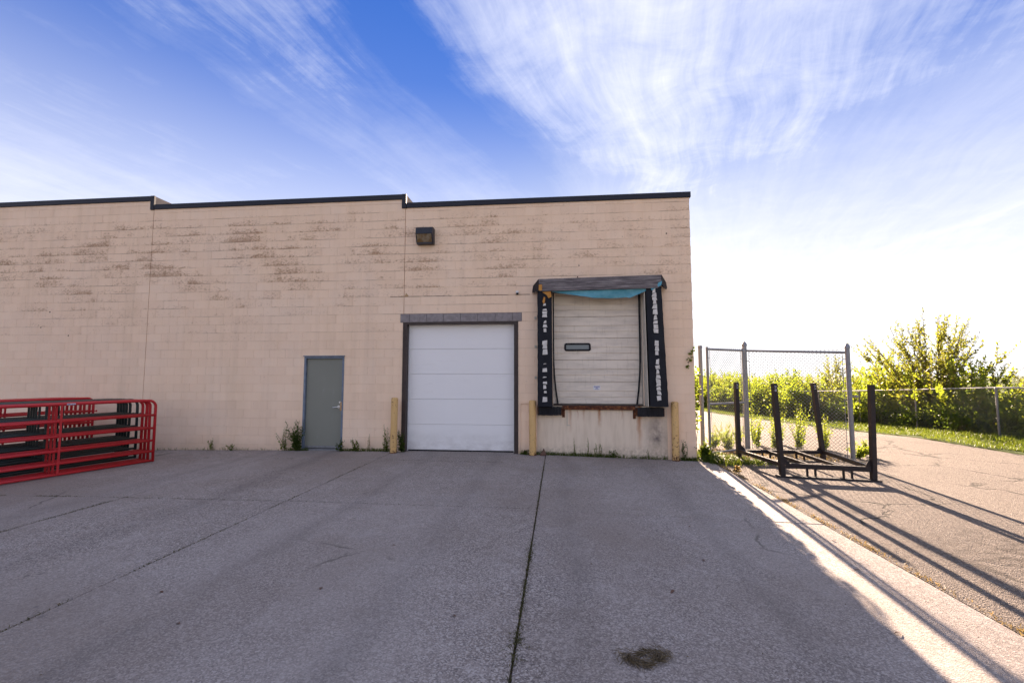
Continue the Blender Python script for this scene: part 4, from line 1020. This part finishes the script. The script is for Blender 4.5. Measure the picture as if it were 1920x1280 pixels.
    obj('latch', MB().tube([(P3[0] + 0.03, P3[1], 1.27), (P3[0] + 0.17, P3[1] - 0.02, 1.27)], 0.014, 8).tube([(P3[0] + 0.12, P3[1] - 0.015, 1.245), (P3[0] + 0.12, P3[1] - 0.015, 1.295)], 0.022, 10), 'galvanized', t); local(t)
    # boundary fence along the drive
    t = thing('chain_link_fence', 'low chain-link boundary fence along the far side of the asphalt drive', 'fence', (13.3, 15.4, gz(13.3, 15.4)))
    ys = [2.6 + 3.2 * k for k in range(15)]; H = 1.52; rail = MB(); mesh = MB()
    for i, y in enumerate(ys):
        z = gz(13.3, y) + 0.02; obj('post', cap(MB().tube([(13.3, y, z - 0.05), (13.3, y, z + H - 0.03)], 0.032, 10), (13.3, y, z + H - 0.03), 0.032, 0.04), 'galvanized', t, smooth=True)
        if i:
            y0 = ys[i - 1]; za = gz(13.3, y0) + 0.02
            obj('top_rail', MB().tube([(13.3, y0, za + H), (13.3, y, z + H)], 0.022, 8), 'galvanized', t, smooth=True)
            sub = MB(); weave(sub, (13.262, y0, 0), (0, 1, 0), y - y0, 0.03, H, 0.085, 0.0017)
            for v in sub.v: pass
            sub.v = [(v[0], v[1], v[2] + za + (z - za) * (v[1] - y0) / (y - y0)) for v in sub.v]
            mesh.add(sub.v, sub.f)
    stuff(obj('chain_link_mesh', mesh, 'galvanized_wire', t, fix=False)); local(t)
chain_link()

# ---------------------------------------------------------------- vegetation
NR = np.random.default_rng(5)
def leaves(C, D, ln, wd, fold=0.25):
    """C centres (base of leaf), D directions, arrays of length and width -> kite leaves folded at the rib"""
    n = len(C); D = D / np.linalg.norm(D, axis=1)[:, None]
    q = NR.normal(size=(n, 3)); S = np.cross(D, q); S /= np.linalg.norm(S, axis=1)[:, None] + 1e-9
    N = np.cross(S, D)
    ln = np.broadcast_to(np.asarray(ln), n)[:, None]; wd = np.broadcast_to(np.asarray(wd), n)[:, None]
    V = np.empty((n, 4, 3)); V[:, 0] = C; V[:, 1] = C + D * ln * 0.45 + S * wd * 0.5 + N * wd * fold; V[:, 2] = C + D * ln - N * ln * 0.08; V[:, 3] = C + D * ln * 0.45 - S * wd * 0.5 + N * wd * fold
    base = (np.arange(n) * 4)[:, None]
    F = np.concatenate([base + np.array([[0, 1, 2]]), base + np.array([[0, 2, 3]])], 0)
    return V.reshape(-1, 3), F
def leaf_obj(name, parts, mat, parent):
    Vs = []; Fs = []; o = 0
    for V, F in parts: Vs.append(V); Fs.append(F + o); o += len(V)
    return obj(name, np_mesh(name, np.concatenate(Vs), np.concatenate(Fs)), mat, parent, fix=False)
def bush(x, y, h, rx, ry, mat, label, group, ncl=70, per=70, leaf=0.10, mat2=None, name='shrub', shoots=8):
    z = gz(x, y) + 0.02
    t = thing(name, label, 'shrub', (x, y, z), group)
    st = MB(); C = []; D = []; C2 = []; D2 = []
    cl = []
    for i in range(ncl):
        a = NR.uniform(0, 2 * math.pi); rr = math.sqrt(NR.uniform(0.05, 1)); zz = NR.uniform(0.06, 1.0)
        prof = (1.0 - 0.45 * zz ** 2.2) * (0.80 + 0.2 * min(1, zz * 4))
        cl.append((rr * prof * rx * math.cos(a), rr * prof * ry * math.sin(a), zz * h * (1 - 0.22 * rr * rr) * NR.uniform(0.82, 1.04)))
    for i, c in enumerate(cl):
        s = NR.uniform(0.13, 0.26) * (0.6 + 0.22 * h); p = np.array(c) + NR.normal(size=(per, 3)) * (s, s, s * 0.75)
        p[:, 2] = np.abs(p[:, 2]); d = NR.normal(size=(per, 3)) + (p - (0, 0, h * 0.3)) * 0.7 + (0, 0, 0.25)
        if mat2 and i % 3 == 0: C2.append(p); D2.append(d)
        else: C.append(p); D.append(d)
        if i % 5 == 0: st.tube([(c[0] * 0.08, c[1] * 0.08, -0.05), (c[0] * 0.5, c[1] * 0.5, c[2] * 0.55), c], 0.016, 5, True, 0.005)
    for k in range(shoots):
        a = NR.uniform(0, 6.28); rr = NR.uniform(0.1, 0.8); b = np.array((rr * rx * math.cos(a), rr * ry * math.sin(a), h * 0.75)); L_ = NR.uniform(0.3, 0.75)
        d = np.array((NR.normal() * 0.25, NR.normal() * 0.25, 1.0)); e = b + d * (L_ + h * 0.22)
        st.tube([tuple(b * (1, 1, 0.6)), tuple(e)], 0.008, 4, True, 0.003)
        m_ = 26; s = np.linspace(0.1, 1, m_)[:, None]; p = b + (e - b) * s; dd = NR.normal(size=(m_, 3)) + (0, 0, 0.5); C.append(p); D.append(dd)
    def mk(C, D, mt):
        C = np.concatenate(C); D = np.concatenate(D); n = len(C); l = leaf * NR.uniform(0.45, 1.5, n)
        leaf_obj('foliage', [leaves(C, D, l, l * 0.62)], mt, t)
    mk(C, D, mat)
    if C2: mk(C2, D2, mat2)
    obj('stems', st, 'bark', t, fix=False)
    return t
def big_shrub(x, y, h, spread, nst, label, leaf=0.15, mat='leaf_olive', per=46, seed=3, name='tall_shrub', sub=5):
    rg = np.random.default_rng(seed); z = gz(x, y)
    t = thing(name, label, 'shrub', (x, y, z)); st = MB(); C = []; D = []; W = []
    for i in range(nst):
        a = 2 * math.pi * i / nst + rg.uniform(-.25, .25); out = spread * rg.uniform(0.05, 1.0); hh = h * (1.0 - 0.50 * (out / spread) ** 1.6) * rg.uniform(0.86, 1.0)
        p0 = np.array((0.12 * math.cos(a), 0.12 * math.sin(a), -0.05)); p3 = np.array((out * math.cos(a), out * math.sin(a), hh))
        pts = []
        for q in np.linspace(0, 1, 9):
            r_ = q ** 1.15; pts.append(np.array((p0[0] + (p3[0] - p0[0]) * r_, p0[1] + (p3[1] - p0[1]) * r_, p3[2] * (q ** 0.92))) + rg.normal(size=3) * 0.025)
        st.tube([tuple(p) for p in pts], 0.018, 6, True, 0.004)
        def along(pl, n, q0):
            pl = np.array(pl); s = np.linspace(q0, 1, n) * (len(pl) - 1.001); k = s.astype(int); f = (s - k)[:, None]
            P = pl[k] * (1 - f) + pl[k + 1] * f; T = pl[k + 1] - pl[k]; T /= np.linalg.norm(T, axis=1)[:, None]
            sidev = np.cross(T, rg.normal(size=(n, 3))); sidev /= np.linalg.norm(sidev, axis=1)[:, None]
            C.append(P); D.append(sidev * 1.0 + T * 0.75 + rg.normal(size=(n, 3)) * 0.2 + (0, 0, 0.1)); W.append(np.linspace(1.05, 0.75, n))
        along(pts, per, 0.30)
        for j in range(sub):
            k = int(rg.integers(2, 7)); b = pts[k]; dr = np.array((math.cos(a + rg.normal() * 0.9), math.sin(a + rg.normal() * 0.9), rg.uniform(0.9, 2.0))); dr /= np.linalg.norm(dr)
            L_ = rg.uniform(0.35, 0.95) * h * 0.24; e = [b, b + dr * L_ * 0.5, b + dr * L_ + (0, 0, 0.06)]
            st.tube([tuple(p) for p in e], 0.010, 5, True, 0.003); along(e, int(per * 0.5), 0.1)
    C = np.concatenate(C); D = np.concatenate(D); W = np.concatenate(W); n = len(C); l = leaf * W * NR.uniform(0.7, 1.15, n)
    leaf_obj('foliage', [leaves(C, D, l, l * 0.55, 0.18)], mat, t); obj('stems', st, 'bark', t, fix=False); return t
def build_shrubs():
    big_shrub(14.75, 19.8, 4.85, 3.9, 50, 'tall many-stemmed shrub with long leafy shoots rising above the boundary fence', 0.15, 'leaf_olive', 36, 3, sub=4)
    big_shrub(14.7, 17.9, 3.0, 2.6, 22, 'lower yellow-green shrub spreading beside the tallest shrub behind the fence', 0.15, 'leaf_yellow', 34, 21)
    big_shrub(14.9, 22.3, 3.5, 2.7, 24, 'bushy yellow-green shrub on the gate side of the tallest shrub', 0.15, 'leaf_yellow', 34, 33)
    big_shrub(17.2, 17.4, 3.1, 1.7, 14, 'smaller loose shrub with upright shoots next to the tallest shrub', 0.15, 'leaf_olive', 34, 8)
    big_shrub(15.2, 27.0, 3.9, 2.1, 15, 'thin shrub with sparse shoots seen through the open gate panel', 0.15, 'leaf_olive', 30, 12)
    row = 'shrubs growing along the boundary fence'
    kinds = [('leaf_yellow', 'leaf_green', 'yellow-green leafy shrub pressed against the boundary fence'), ('leaf_green', 'leaf_dark', 'mid green shrub pressed against the boundary fence'), ('leaf_yellow', 'leaf_olive', 'golden shrub overhanging the boundary fence')]
    y = 9.5; i = 0
    while y < 50:
        k = kinds[(0, 1, 2, 0, 2, 1, 0)[i % 7]]; top = 1.08 + NR.uniform(-0.2, 0.25) - (0.1 if y < 19 else 0)
        h = top - gz(14.2, y); far = y > 30
        bush(14.3 + NR.uniform(-0.15, 0.35), y, h, 1.05 + NR.uniform(0, .25), 1.25, k[0], k[2], row + ', ' + k[0].split('_')[1], 64 if not far else 60, 58 if not far else 60, 0.105 if not far else 0.15, k[1])
        y += 1.75 if y < 30 else 2.3; i += 1
    y = 12.0
    while y < 64:
        top = 1.32 + NR.uniform(-0.25, 0.3) - (0.2 if y < 24 else 0)
        bush(17.3 + NR.uniform(-0.6, 0.8), y, top - gz(17, y), 1.7, 1.7, 'leaf_green' if NR.uniform() < 0.6 else 'leaf_yellow', 'broad shrub in the second row behind the fence shrubs', 'second row of shrubs', 55, 55, 0.15, 'leaf_olive')
        y += 3.1
    # vines spilling over the far end of the fence, towards the drive
    for y in np.arange(27, 50, 2.1):
        top = gz(13, y) + 1.62 + NR.uniform(0, 0.25)
        bush(13.15, y, top - gz(13, y), 0.55, 1.25, 'leaf_yellow', 'yellow-green vine mound covering the far boundary fence', 'vine mounds on the far fence', 60, 60, 0.13, 'leaf_green', 'vine_mound', 2)
    # low dark scrub at the foot of the fence
    for y in np.arange(17.0, 28, 1.9):
        bush(13.55, y, 0.75 + NR.uniform(0, 0.3), 0.5, 1.0, 'leaf_dark', 'low dark scrub at the foot of the boundary fence', 'dark scrub under the fence', 40, 50, 0.085, None, 'low_scrub', 2)
    # far side of the drive, across the end of the view
    for x in np.arange(-2, 22, 3.2):
        bush(x, 66 + NR.uniform(-2, 2), 3.3 + NR.uniform(0, 0.8), 2.4, 2.2, 'leaf_green', 'shrub closing the far end of the asphalt drive', 'shrubs at the end of the drive', 60, 60, 0.22, 'leaf_yellow')
build_shrubs()
def blades(C, h, wd, lean=0.35, bend=0.3):
    n = len(C); a = NR.uniform(0, 6.283, n); ln = NR.normal(size=(n, 2)) * lean
    h = np.broadcast_to(np.asarray(h), n); wd = np.broadcast_to(np.asarray(wd), n)
    S = np.stack([np.cos(a), np.sin(a), np.zeros(n)], 1) * wd[:, None] * 0.5
    mid = C + np.stack([ln[:, 0] * h * 0.4, ln[:, 1] * h * 0.4, h * 0.6], 1); tip = C + np.stack([ln[:, 0] * h * (1 + bend), ln[:, 1] * h * (1 + bend), h * np.maximum(0.35, 1 - np.hypot(ln[:, 0], ln[:, 1]) * 0.5)], 1)
    V = np.stack([C - S, C + S, mid + S * 0.7, mid - S * 0.7, tip], 1).reshape(-1, 3); b = (np.arange(n) * 5)[:, None]
    F = np.concatenate([b + np.array([[0, 1, 2]]), b + np.array([[0, 2, 3]]), b + np.array([[3, 2, 4]])], 0)
    return V, F
def zs(P): return np.interp(P[:, 0], *GX) - np.interp(P[:, 1], *GY)
def build_grass():
    n = 42000; x = 10.95 + NR.beta(1.1, 1.3, n) * 2.5; y = 8 + NR.uniform(0, 1, n) ** 1.5 * 36
    edge = 10.95 + 0.18 * np.sin(y * 1.7) + 0.12 * np.sin(y * 4.1); x = np.maximum(x, edge)
    C = np.stack([x, y, zs(np.stack([x, y], 1)) + 0.02], 1); h = NR.uniform(0.05, 0.19, n) * (0.7 + 0.6 * (x > 12.2)); 
    V1 = blades(C, h, 0.012)
    o = leaf_obj('verge_grass', [V1], 'grass_green', None); stuff(o); o['label'] = 'green grass verge between the asphalt drive and the fence'; o['category'] = 'grass'
    # dry grass along the edge of the concrete
    n = 5200; y = NR.uniform(-3, 10.2, n); dn = 0.5 + 0.5 * np.sin(y * 2.3 + np.sin(y * 5.1) * 1.5); keep = NR.uniform(0, 1, n) < dn * 0.8 + 0.1; y = y[keep]; n = len(y)
    x = 3.195 + NR.normal(size=n) * 0.028 + 0.03; C = np.stack([x, y, zs(np.stack([x, y], 1)) - 0.015], 1)
    o = leaf_obj('edge_grass', [blades(C, NR.uniform(0.01, 0.05, n), 0.006, 0.9)], 'grass_dry', None); stuff(o); o['label'] = 'dry grass growing along the edge of the concrete apron'; o['category'] = 'grass'
    # moss and grass in the slab joints
    P = []
    def joint(p, q, n, s=0.008):
        t_ = NR.uniform(0, 1, n); c = np.stack([p[0] + (q[0] - p[0]) * t_, p[1] + (q[1] - p[1]) * t_], 1); c += NR.normal(size=c.shape) * s; P.append(c)
    for a, b, n, s in ((4.0, 4.9, 300, .016), (3.35, 3.95, 240, .018), (2.8, 3.25, 200, .020), (2.3, 2.7, 130, .016), (5.2, 9.0, 420, .008), (4.3, 4.6, 160, .022), (3.0, 3.12, 110, .028), (1.0, 2.3, 260, .014)): joint((-0.285, a), (-0.285, b), n, s)
    for a, b, n in ((1.6, 3.2, 240), (3.6, 5.2, 200), (5.6, 6.6, 100), (6.9, 8.8, 160)): joint((-3.68, a), (-3.68, b), n)
    for a, b, n, s in ((-8.6, -8.0, 160, .02), (-7.5, -6.9, 220, .022), (-6.9, -5.7, 170, .012), (-5.6, -3.8, 120, .008), (-3.6, -0.4, 160, .007), (-9.5, -8.7, 120, .014)): joint((a, 5.97), (b, 5.97), n, s)
    for a, b, n, s in ((4.2, 4.7, 170, .02), (4.9, 5.3, 120, .02), (5.3, 5.8, 110, .016)): joint((-6.1, a), (-6.1, b), n, s)
    for a, b, n in ((-3.5, -1.0, 200), (-6.0, -5.4, 60)): joint((a, 9.04), (b, 9.04), n)
    P = np.concatenate(P); C = np.stack([P[:, 0], P[:, 1], zs(P) - 0.012], 1); n = len(C)
    o = leaf_obj('joint_moss', [blades(C, NR.uniform(0.010, 0.036, n), 0.007, 0.8)], 'moss', None); stuff(o); o['label'] = 'moss and short grass growing in the slab joints'; o['category'] = 'moss'
    # grass at the foot of the wall
    P = []
    for a, b, n in ((-13.5, -6.2, 260), (-6.2, -5.7, 180), (-4.95, -3.7, 420), (-0.85, -0.3, 260), (-0.3, 1.2, 700), (1.2, 2.3, 200), (2.5, 2.9, 260)):
        x = NR.uniform(a, b, n); P.append(np.stack([x, WY - 0.02 - np.abs(NR.normal(size=n)) * 0.035], 1))
    P = np.concatenate(P); n = len(P); C = np.stack([P[:, 0], P[:, 1], zs(P) - 0.01], 1); h = NR.uniform(0.03, 0.13, n)
    o = leaf_obj('wall_foot_grass', [blades(C, h, 0.009, 0.5)], 'grass_green', None); stuff(o); o['label'] = 'thin grass growing along the foot of the block wall'; o['category'] = 'grass'
    # lush patch at the corner and under the gate
    n = 3600; x = 2.95 + NR.gamma(1.6, 0.33, n); y = 10.25 - (x - 2.95) * 0.15 + NR.normal(size=n) * 0.20; keep = (x < 5.6) & ((x > 2.9) | (y < 10)); x, y = x[keep], y[keep]; n = len(x)
    C = np.stack([x, y, zs(np.stack([x, y], 1)) - 0.015], 1); h = NR.uniform(0.03, 0.20, n) * np.clip(1.4 - (x - 3.0) * 0.6, 0.3, 1.3)
    o = leaf_obj('corner_grass', [blades(C, h, 0.013, 0.5)], 'grass_green', None); stuff(o); o['label'] = 'lush green grass patch at the foot of the building corner'; o['category'] = 'grass'
    n = 2400; x = 3.4 + NR.uniform(0, 2.9, n); y = 10.4 + NR.uniform(0, 1.5, n) ** 1.0; C = np.stack([x, y, zs(np.stack([x, y], 1)) - 0.015], 1)
    o = leaf_obj('gate_grass', [blades(C, NR.uniform(0.02, 0.10, n), 0.009, 0.7)], 'grass_dry', None); stuff(o); o['label'] = 'sparse dry grass on the asphalt under the gate panels'; o['category'] = 'grass'
build_grass()
def weed(x, y, h, nst, spread, mat, label, leaf=0.06, per=16, name='weed', group=None, lean=(0, 0)):
    z = gz(x, y); t = thing(name, label, 'weed', (x, y, z - 0.01), group); st = MB(); C = []; D = []; Ls = []
    for i in range(nst):
        a = NR.uniform(0, 6.28); o = NR.uniform(0.0, spread); hh = h * NR.uniform(0.45, 1.0)
        e = np.array((o * math.cos(a) + lean[0] * hh, -abs(o * math.sin(a)) * 0.6 + lean[1] * hh, hh)); b = np.array((NR.normal() * 0.03, -abs(NR.normal()) * 0.02, 0.0)); mid = b * 0.5 + e * 0.5 + np.array((NR.normal() * 0.02, 0, 0.04))
        st.tube([tuple(b), tuple(mid), tuple(e)], 0.0045, 4, True, 0.0015)
        s = np.linspace(0.12, 1, per)[:, None]; p = np.where(s < 0.5, b + (mid - b) * s * 2, mid + (e - mid) * (s * 2 - 1)); C.append(p)
        dd = NR.normal(size=(per, 3)); dd[:, 2] = np.abs(dd[:, 2]) * 0.5 + 0.15; dd[:, 1] = -np.abs(dd[:, 1]) * 0.7; D.append(dd); Ls.append(leaf * np.linspace(1.2, 0.5, per) * NR.uniform(0.7, 1.2, per))
    C = np.concatenate(C); D = np.concatenate(D); Ls = np.concatenate(Ls)
    leaf_obj('leaves', [leaves(C, D, Ls, Ls * 0.5)], mat, t); obj('stems', st, 'leaf_dark', t, fix=False); return t
def build_weeds():
    weed(-5.95, 10.0, 0.70, 26, 0.30, 'leaf_dark', 'bushy dark weed growing against the left jamb of the grey door', 0.075, 18)
    weed(-6.22, 9.99, 0.62, 9, 0.24, 'leaf_green', 'thin leafy weed on the wall just beyond the bushy door weed', 0.05, 14)
    weed(-4.88, 9.97, 0.34, 7, 0.12, 'leaf_dark', 'small dark weed at the latch side of the grey door', 0.06, 12)
    weed(-4.55, 10.0, 0.30, 9, 0.20, 'leaf_green', 'low spreading weed between the grey door and the bollard', 0.06, 12)
    weed(-4.25, 10.0, 0.42, 3, 0.05, 'grass_dry', 'dry upright weed stalk between the grey door and the bollard', 0.03, 12)
    weed(-3.86, 9.99, 0.62, 8, 0.14, 'leaf_green', 'tall thin weed beside the first bollard on the grey door side', 0.05, 16)
    weed(-3.46, 9.98, 0.48, 13, 0.13, 'leaf_dark', 'leafy weed tucked between the bollard and the white roller door', 0.07, 14)
    weed(-8.05, 9.98, 0.30, 5, 0.16, 'leaf_green', 'small weed at the wall foot by the red gate end', 0.05, 12)
    weed(-7.55, 9.99, 0.16, 6, 0.18, 'leaf_green', 'low weed at the bare wall foot right of the gate stack', 0.05, 9)
    for x, h, lab in ((0.33, 0.40, 'slim weed spike on the dock face under the first rust streak'), (0.60, 0.52, 'tallest slim weed spike on the dock face'), (0.78, 0.40, 'slim weed spike just below the middle rust streak'), (0.88, 0.32, 'short weed spike beside the middle rust streak')):
        weed(x, 10.0, h, 2, 0.02, 'leaf_green', lab, 0.028, 26)
    weed(1.15, 10.0, 0.18, 6, 0.15, 'leaf_dark', 'low dark weed at the middle of the dock face foot', 0.05, 9)
    weed(1.9, 10.0, 0.42, 2, 0.04, 'leaf_olive', 'bare weed stalk in front of the dark dock stain', 0.025, 10)
    weed(-0.70, 9.97, 0.13, 7, 0.14, 'leaf_dark', 'low weed at the foot of the bollard beside the dock shelter', 0.05, 9)
    weed(2.62, 9.99, 0.46, 6, 0.07, 'leaf_dark', 'upright dark weed between the last bollard and the corner', 0.05, 14)
    weed(3.05, 10.1, 0.42, 22, 0.22, 'grass_green', 'thick green weed clump at the building corner', 0.10, 14)
    weed(3.25, 8.9, 0.15, 8, 0.06, 'grass_dry', 'small dry grass tuft at the edge of the concrete', 0.07, 8)
    for i, (x, y, h) in enumerate(((5.0, 12.3, 0.95), (5.3, 12.0, 0.75), (5.6, 12.6, 1.1), (5.9, 12.1, 0.9), (6.15, 12.5, 1.2), (6.45, 12.0, 0.85), (6.7, 12.5, 0.9), (5.3, 13.2, 1.0), (6.0, 13.3, 0.95), (4.75, 12.9, 0.8), (4.3, 12.5, 0.65), (3.9, 12.1, 0.55), (4.1, 11.7, 0.4), (7.0, 11.4, 0.4), (6.6, 11.0, 0.3))):
        weed(x, y, h, 15, 0.34, 'leaf_yellow', 'tall yellow-green weed growing through the asphalt behind the gate panels', 0.07, 22, 'weed', 'tall weeds behind the gate')
    # creeper on the corner
    t = thing('creeper', 'green creeper climbing the building corner beside the gate post', 'vine', (2.93, 10.35, 0.0)); st = MB(); C = []; D = []
    for k in range(9):
        x = 2.905; y = 10.12 + NR.uniform(0, 0.7); pts = [(x + 0.01, y, -0.1)]; zt = NR.uniform(1.5, 2.45)
        for q in np.linspace(0.2, 1, 7): y += NR.normal() * 0.05; pts.append((x + NR.uniform(0.01, 0.05), max(10.08, y), zt * q))
        st.tube(pts, 0.005, 4, True, 0.002); P = np.array(pts)
        s = np.sort(NR.uniform(0.3, 1, 34)) * 6.99; kk = s.astype(int); f = (s - kk)[:, None]; C.append(P[kk] * (1 - f) + P[kk + 1] * f + NR.normal(size=(34, 3)) * (0.015, 0.03, 0.02)); d = NR.normal(size=(34, 3)); d[:, 0] = np.abs(d[:, 0]) + 0.4; D.append(d)
    p = np.array([(2.87 - 0.03 * k, 10.045, 2.30 - 0.10 * k) for k in range(5)]); st.tube([(2.93, 10.06, 2.36)] + [tuple(q) for q in p], 0.004, 4, True, 0.002)
    C.append(p.repeat(6, 0) + NR.normal(size=(30, 3)) * (0.02, 0.008, 0.03)); d = NR.normal(size=(30, 3)); d[:, 1] = -np.abs(d[:, 1]); D.append(d)
    C = np.concatenate(C); D = np.concatenate(D); l = 0.075 * NR.uniform(0.6, 1.2, len(C)); leaf_obj('leaves', [leaves(C, D, l, l * 0.75)], 'leaf_green', t); obj('stems', st, 'bark', t, fix=False); local(t)
build_weeds()
def litter():
    # flattened clump of dead grass
    x0, y0 = 0.515, 2.98; z = gz(x0, 0)
    n = 620; a = NR.uniform(0, 6.28, n); a = a[(np.sin(a * 2.0 + 0.6) > -0.75) | (NR.uniform(0, 1, n) < 0.25)]; n = len(a); r = np.abs(NR.normal(0.82, 0.24, n)) * (1 + 0.25 * np.sin(2 * a + 1) + 0.15 * np.sin(3 * a)); C = np.stack([x0 + 0.115 * r * np.cos(a), y0 + 0.075 * r * np.sin(a), np.full(n, z + 0.002) + NR.uniform(0, 0.014, n)], 1)
    D = np.stack([-np.sin(a) + NR.normal(size=n) * 0.5, np.cos(a) + NR.normal(size=n) * 0.5, NR.normal(size=n) * 0.10 + 0.03], 1)
    o = leaf_obj('dead_grass_clump', [leaves(C, D, NR.uniform(0.03, 0.09, n), 0.004, 0.1)], 'dead_straw', None); tag(o, 'flattened clump of dead grass lying on the open concrete', 'grass clump')
    # rock by the bollard
    mb = MB(); V = []
    for i in range(26):
        d = Vector((NR.normal(), NR.normal(), NR.normal())).normalized(); V.append((d.x * 0.085 * NR.uniform(0.8, 1.1), d.y * 0.07 * NR.uniform(0.8, 1.1), max(0, (d.z + 0.55)) * 0.10 * (1.15 - abs(d.x))))
    import bmesh
    bm = bmesh.new(); [bm.verts.new(v) for v in V]; bmesh.ops.convex_hull(bm, input=bm.verts); bmesh.ops.delete(bm, geom=[v for v in bm.verts if not v.link_faces], context='VERTS'); me = bpy.data.meshes.new('rock'); bm.to_mesh(me); bm.free()
    o = obj('rock', me, 'rock', None, loc=(-0.33, 9.92, gz(-0.33, 0) - 0.004)); tag(o, 'brown wedge-shaped stone at the dock face foot by the bollard', 'stone')
    # leaves and twigs blown over the slabs
    spots = [(-1.66, 4.55), (-2.6, 3.0), (-2.25, 5.9), (-1.9, 3.6), (0.9, 3.9), (1.35, 4.6), (1.5, 5.6), (-0.75, 3.3), (-3.1, 3.4), (-5.2, 4.1), (-4.6, 7.0), (-6.9, 7.6), (2.7, 4.6), (2.95, 5.4), (2.3, 3.5), (-7.2, 8.3), (-1.2, 7.2)]
    for i, (x, y) in enumerate(spots):
        s = NR.uniform(0.018, 0.034); a = NR.uniform(0, 6.28); V = []
        for k in range(9):
            q = k / 8; wv = math.sin(math.pi * q) * 0.42 * s
            for sg in (-1, 1):
                lx, ly = (q - 0.5) * 2 * s, sg * wv; V.append((lx * math.cos(a) - ly * math.sin(a), lx * math.sin(a) + ly * math.cos(a), 0.004 + 0.35 * abs(ly) + 0.006 * math.sin(q * 5)))
        F = [(2 * k, 2 * k + 1, 2 * k + 3, 2 * k + 2) for k in range(8)]
        o = obj('fallen_leaf', MB().add(V, F), 'rock', None, fix=False, loc=(x, y, gz(x, 0))); tag(o, 'small dry brown leaf lying on the concrete slabs', 'leaf', 'dry leaves on the concrete')
    n = 700; x = NR.uniform(-9, 3.0, n); y = NR.uniform(2.0, 9.9, n); C = np.stack([x, y, zs(np.stack([x, y], 1)) + 0.003], 1); D = NR.normal(size=(n, 3)) * (1, 1, 0.05)
    o = leaf_obj('grit', [leaves(C, D, NR.uniform(0.006, 0.02, n), NR.uniform(0.004, 0.010, n), 0.2)], 'dead_straw', None); stuff(o); o['label'] = 'scattered bits of grit and straw on the concrete'; o['category'] = 'grit'
litter()
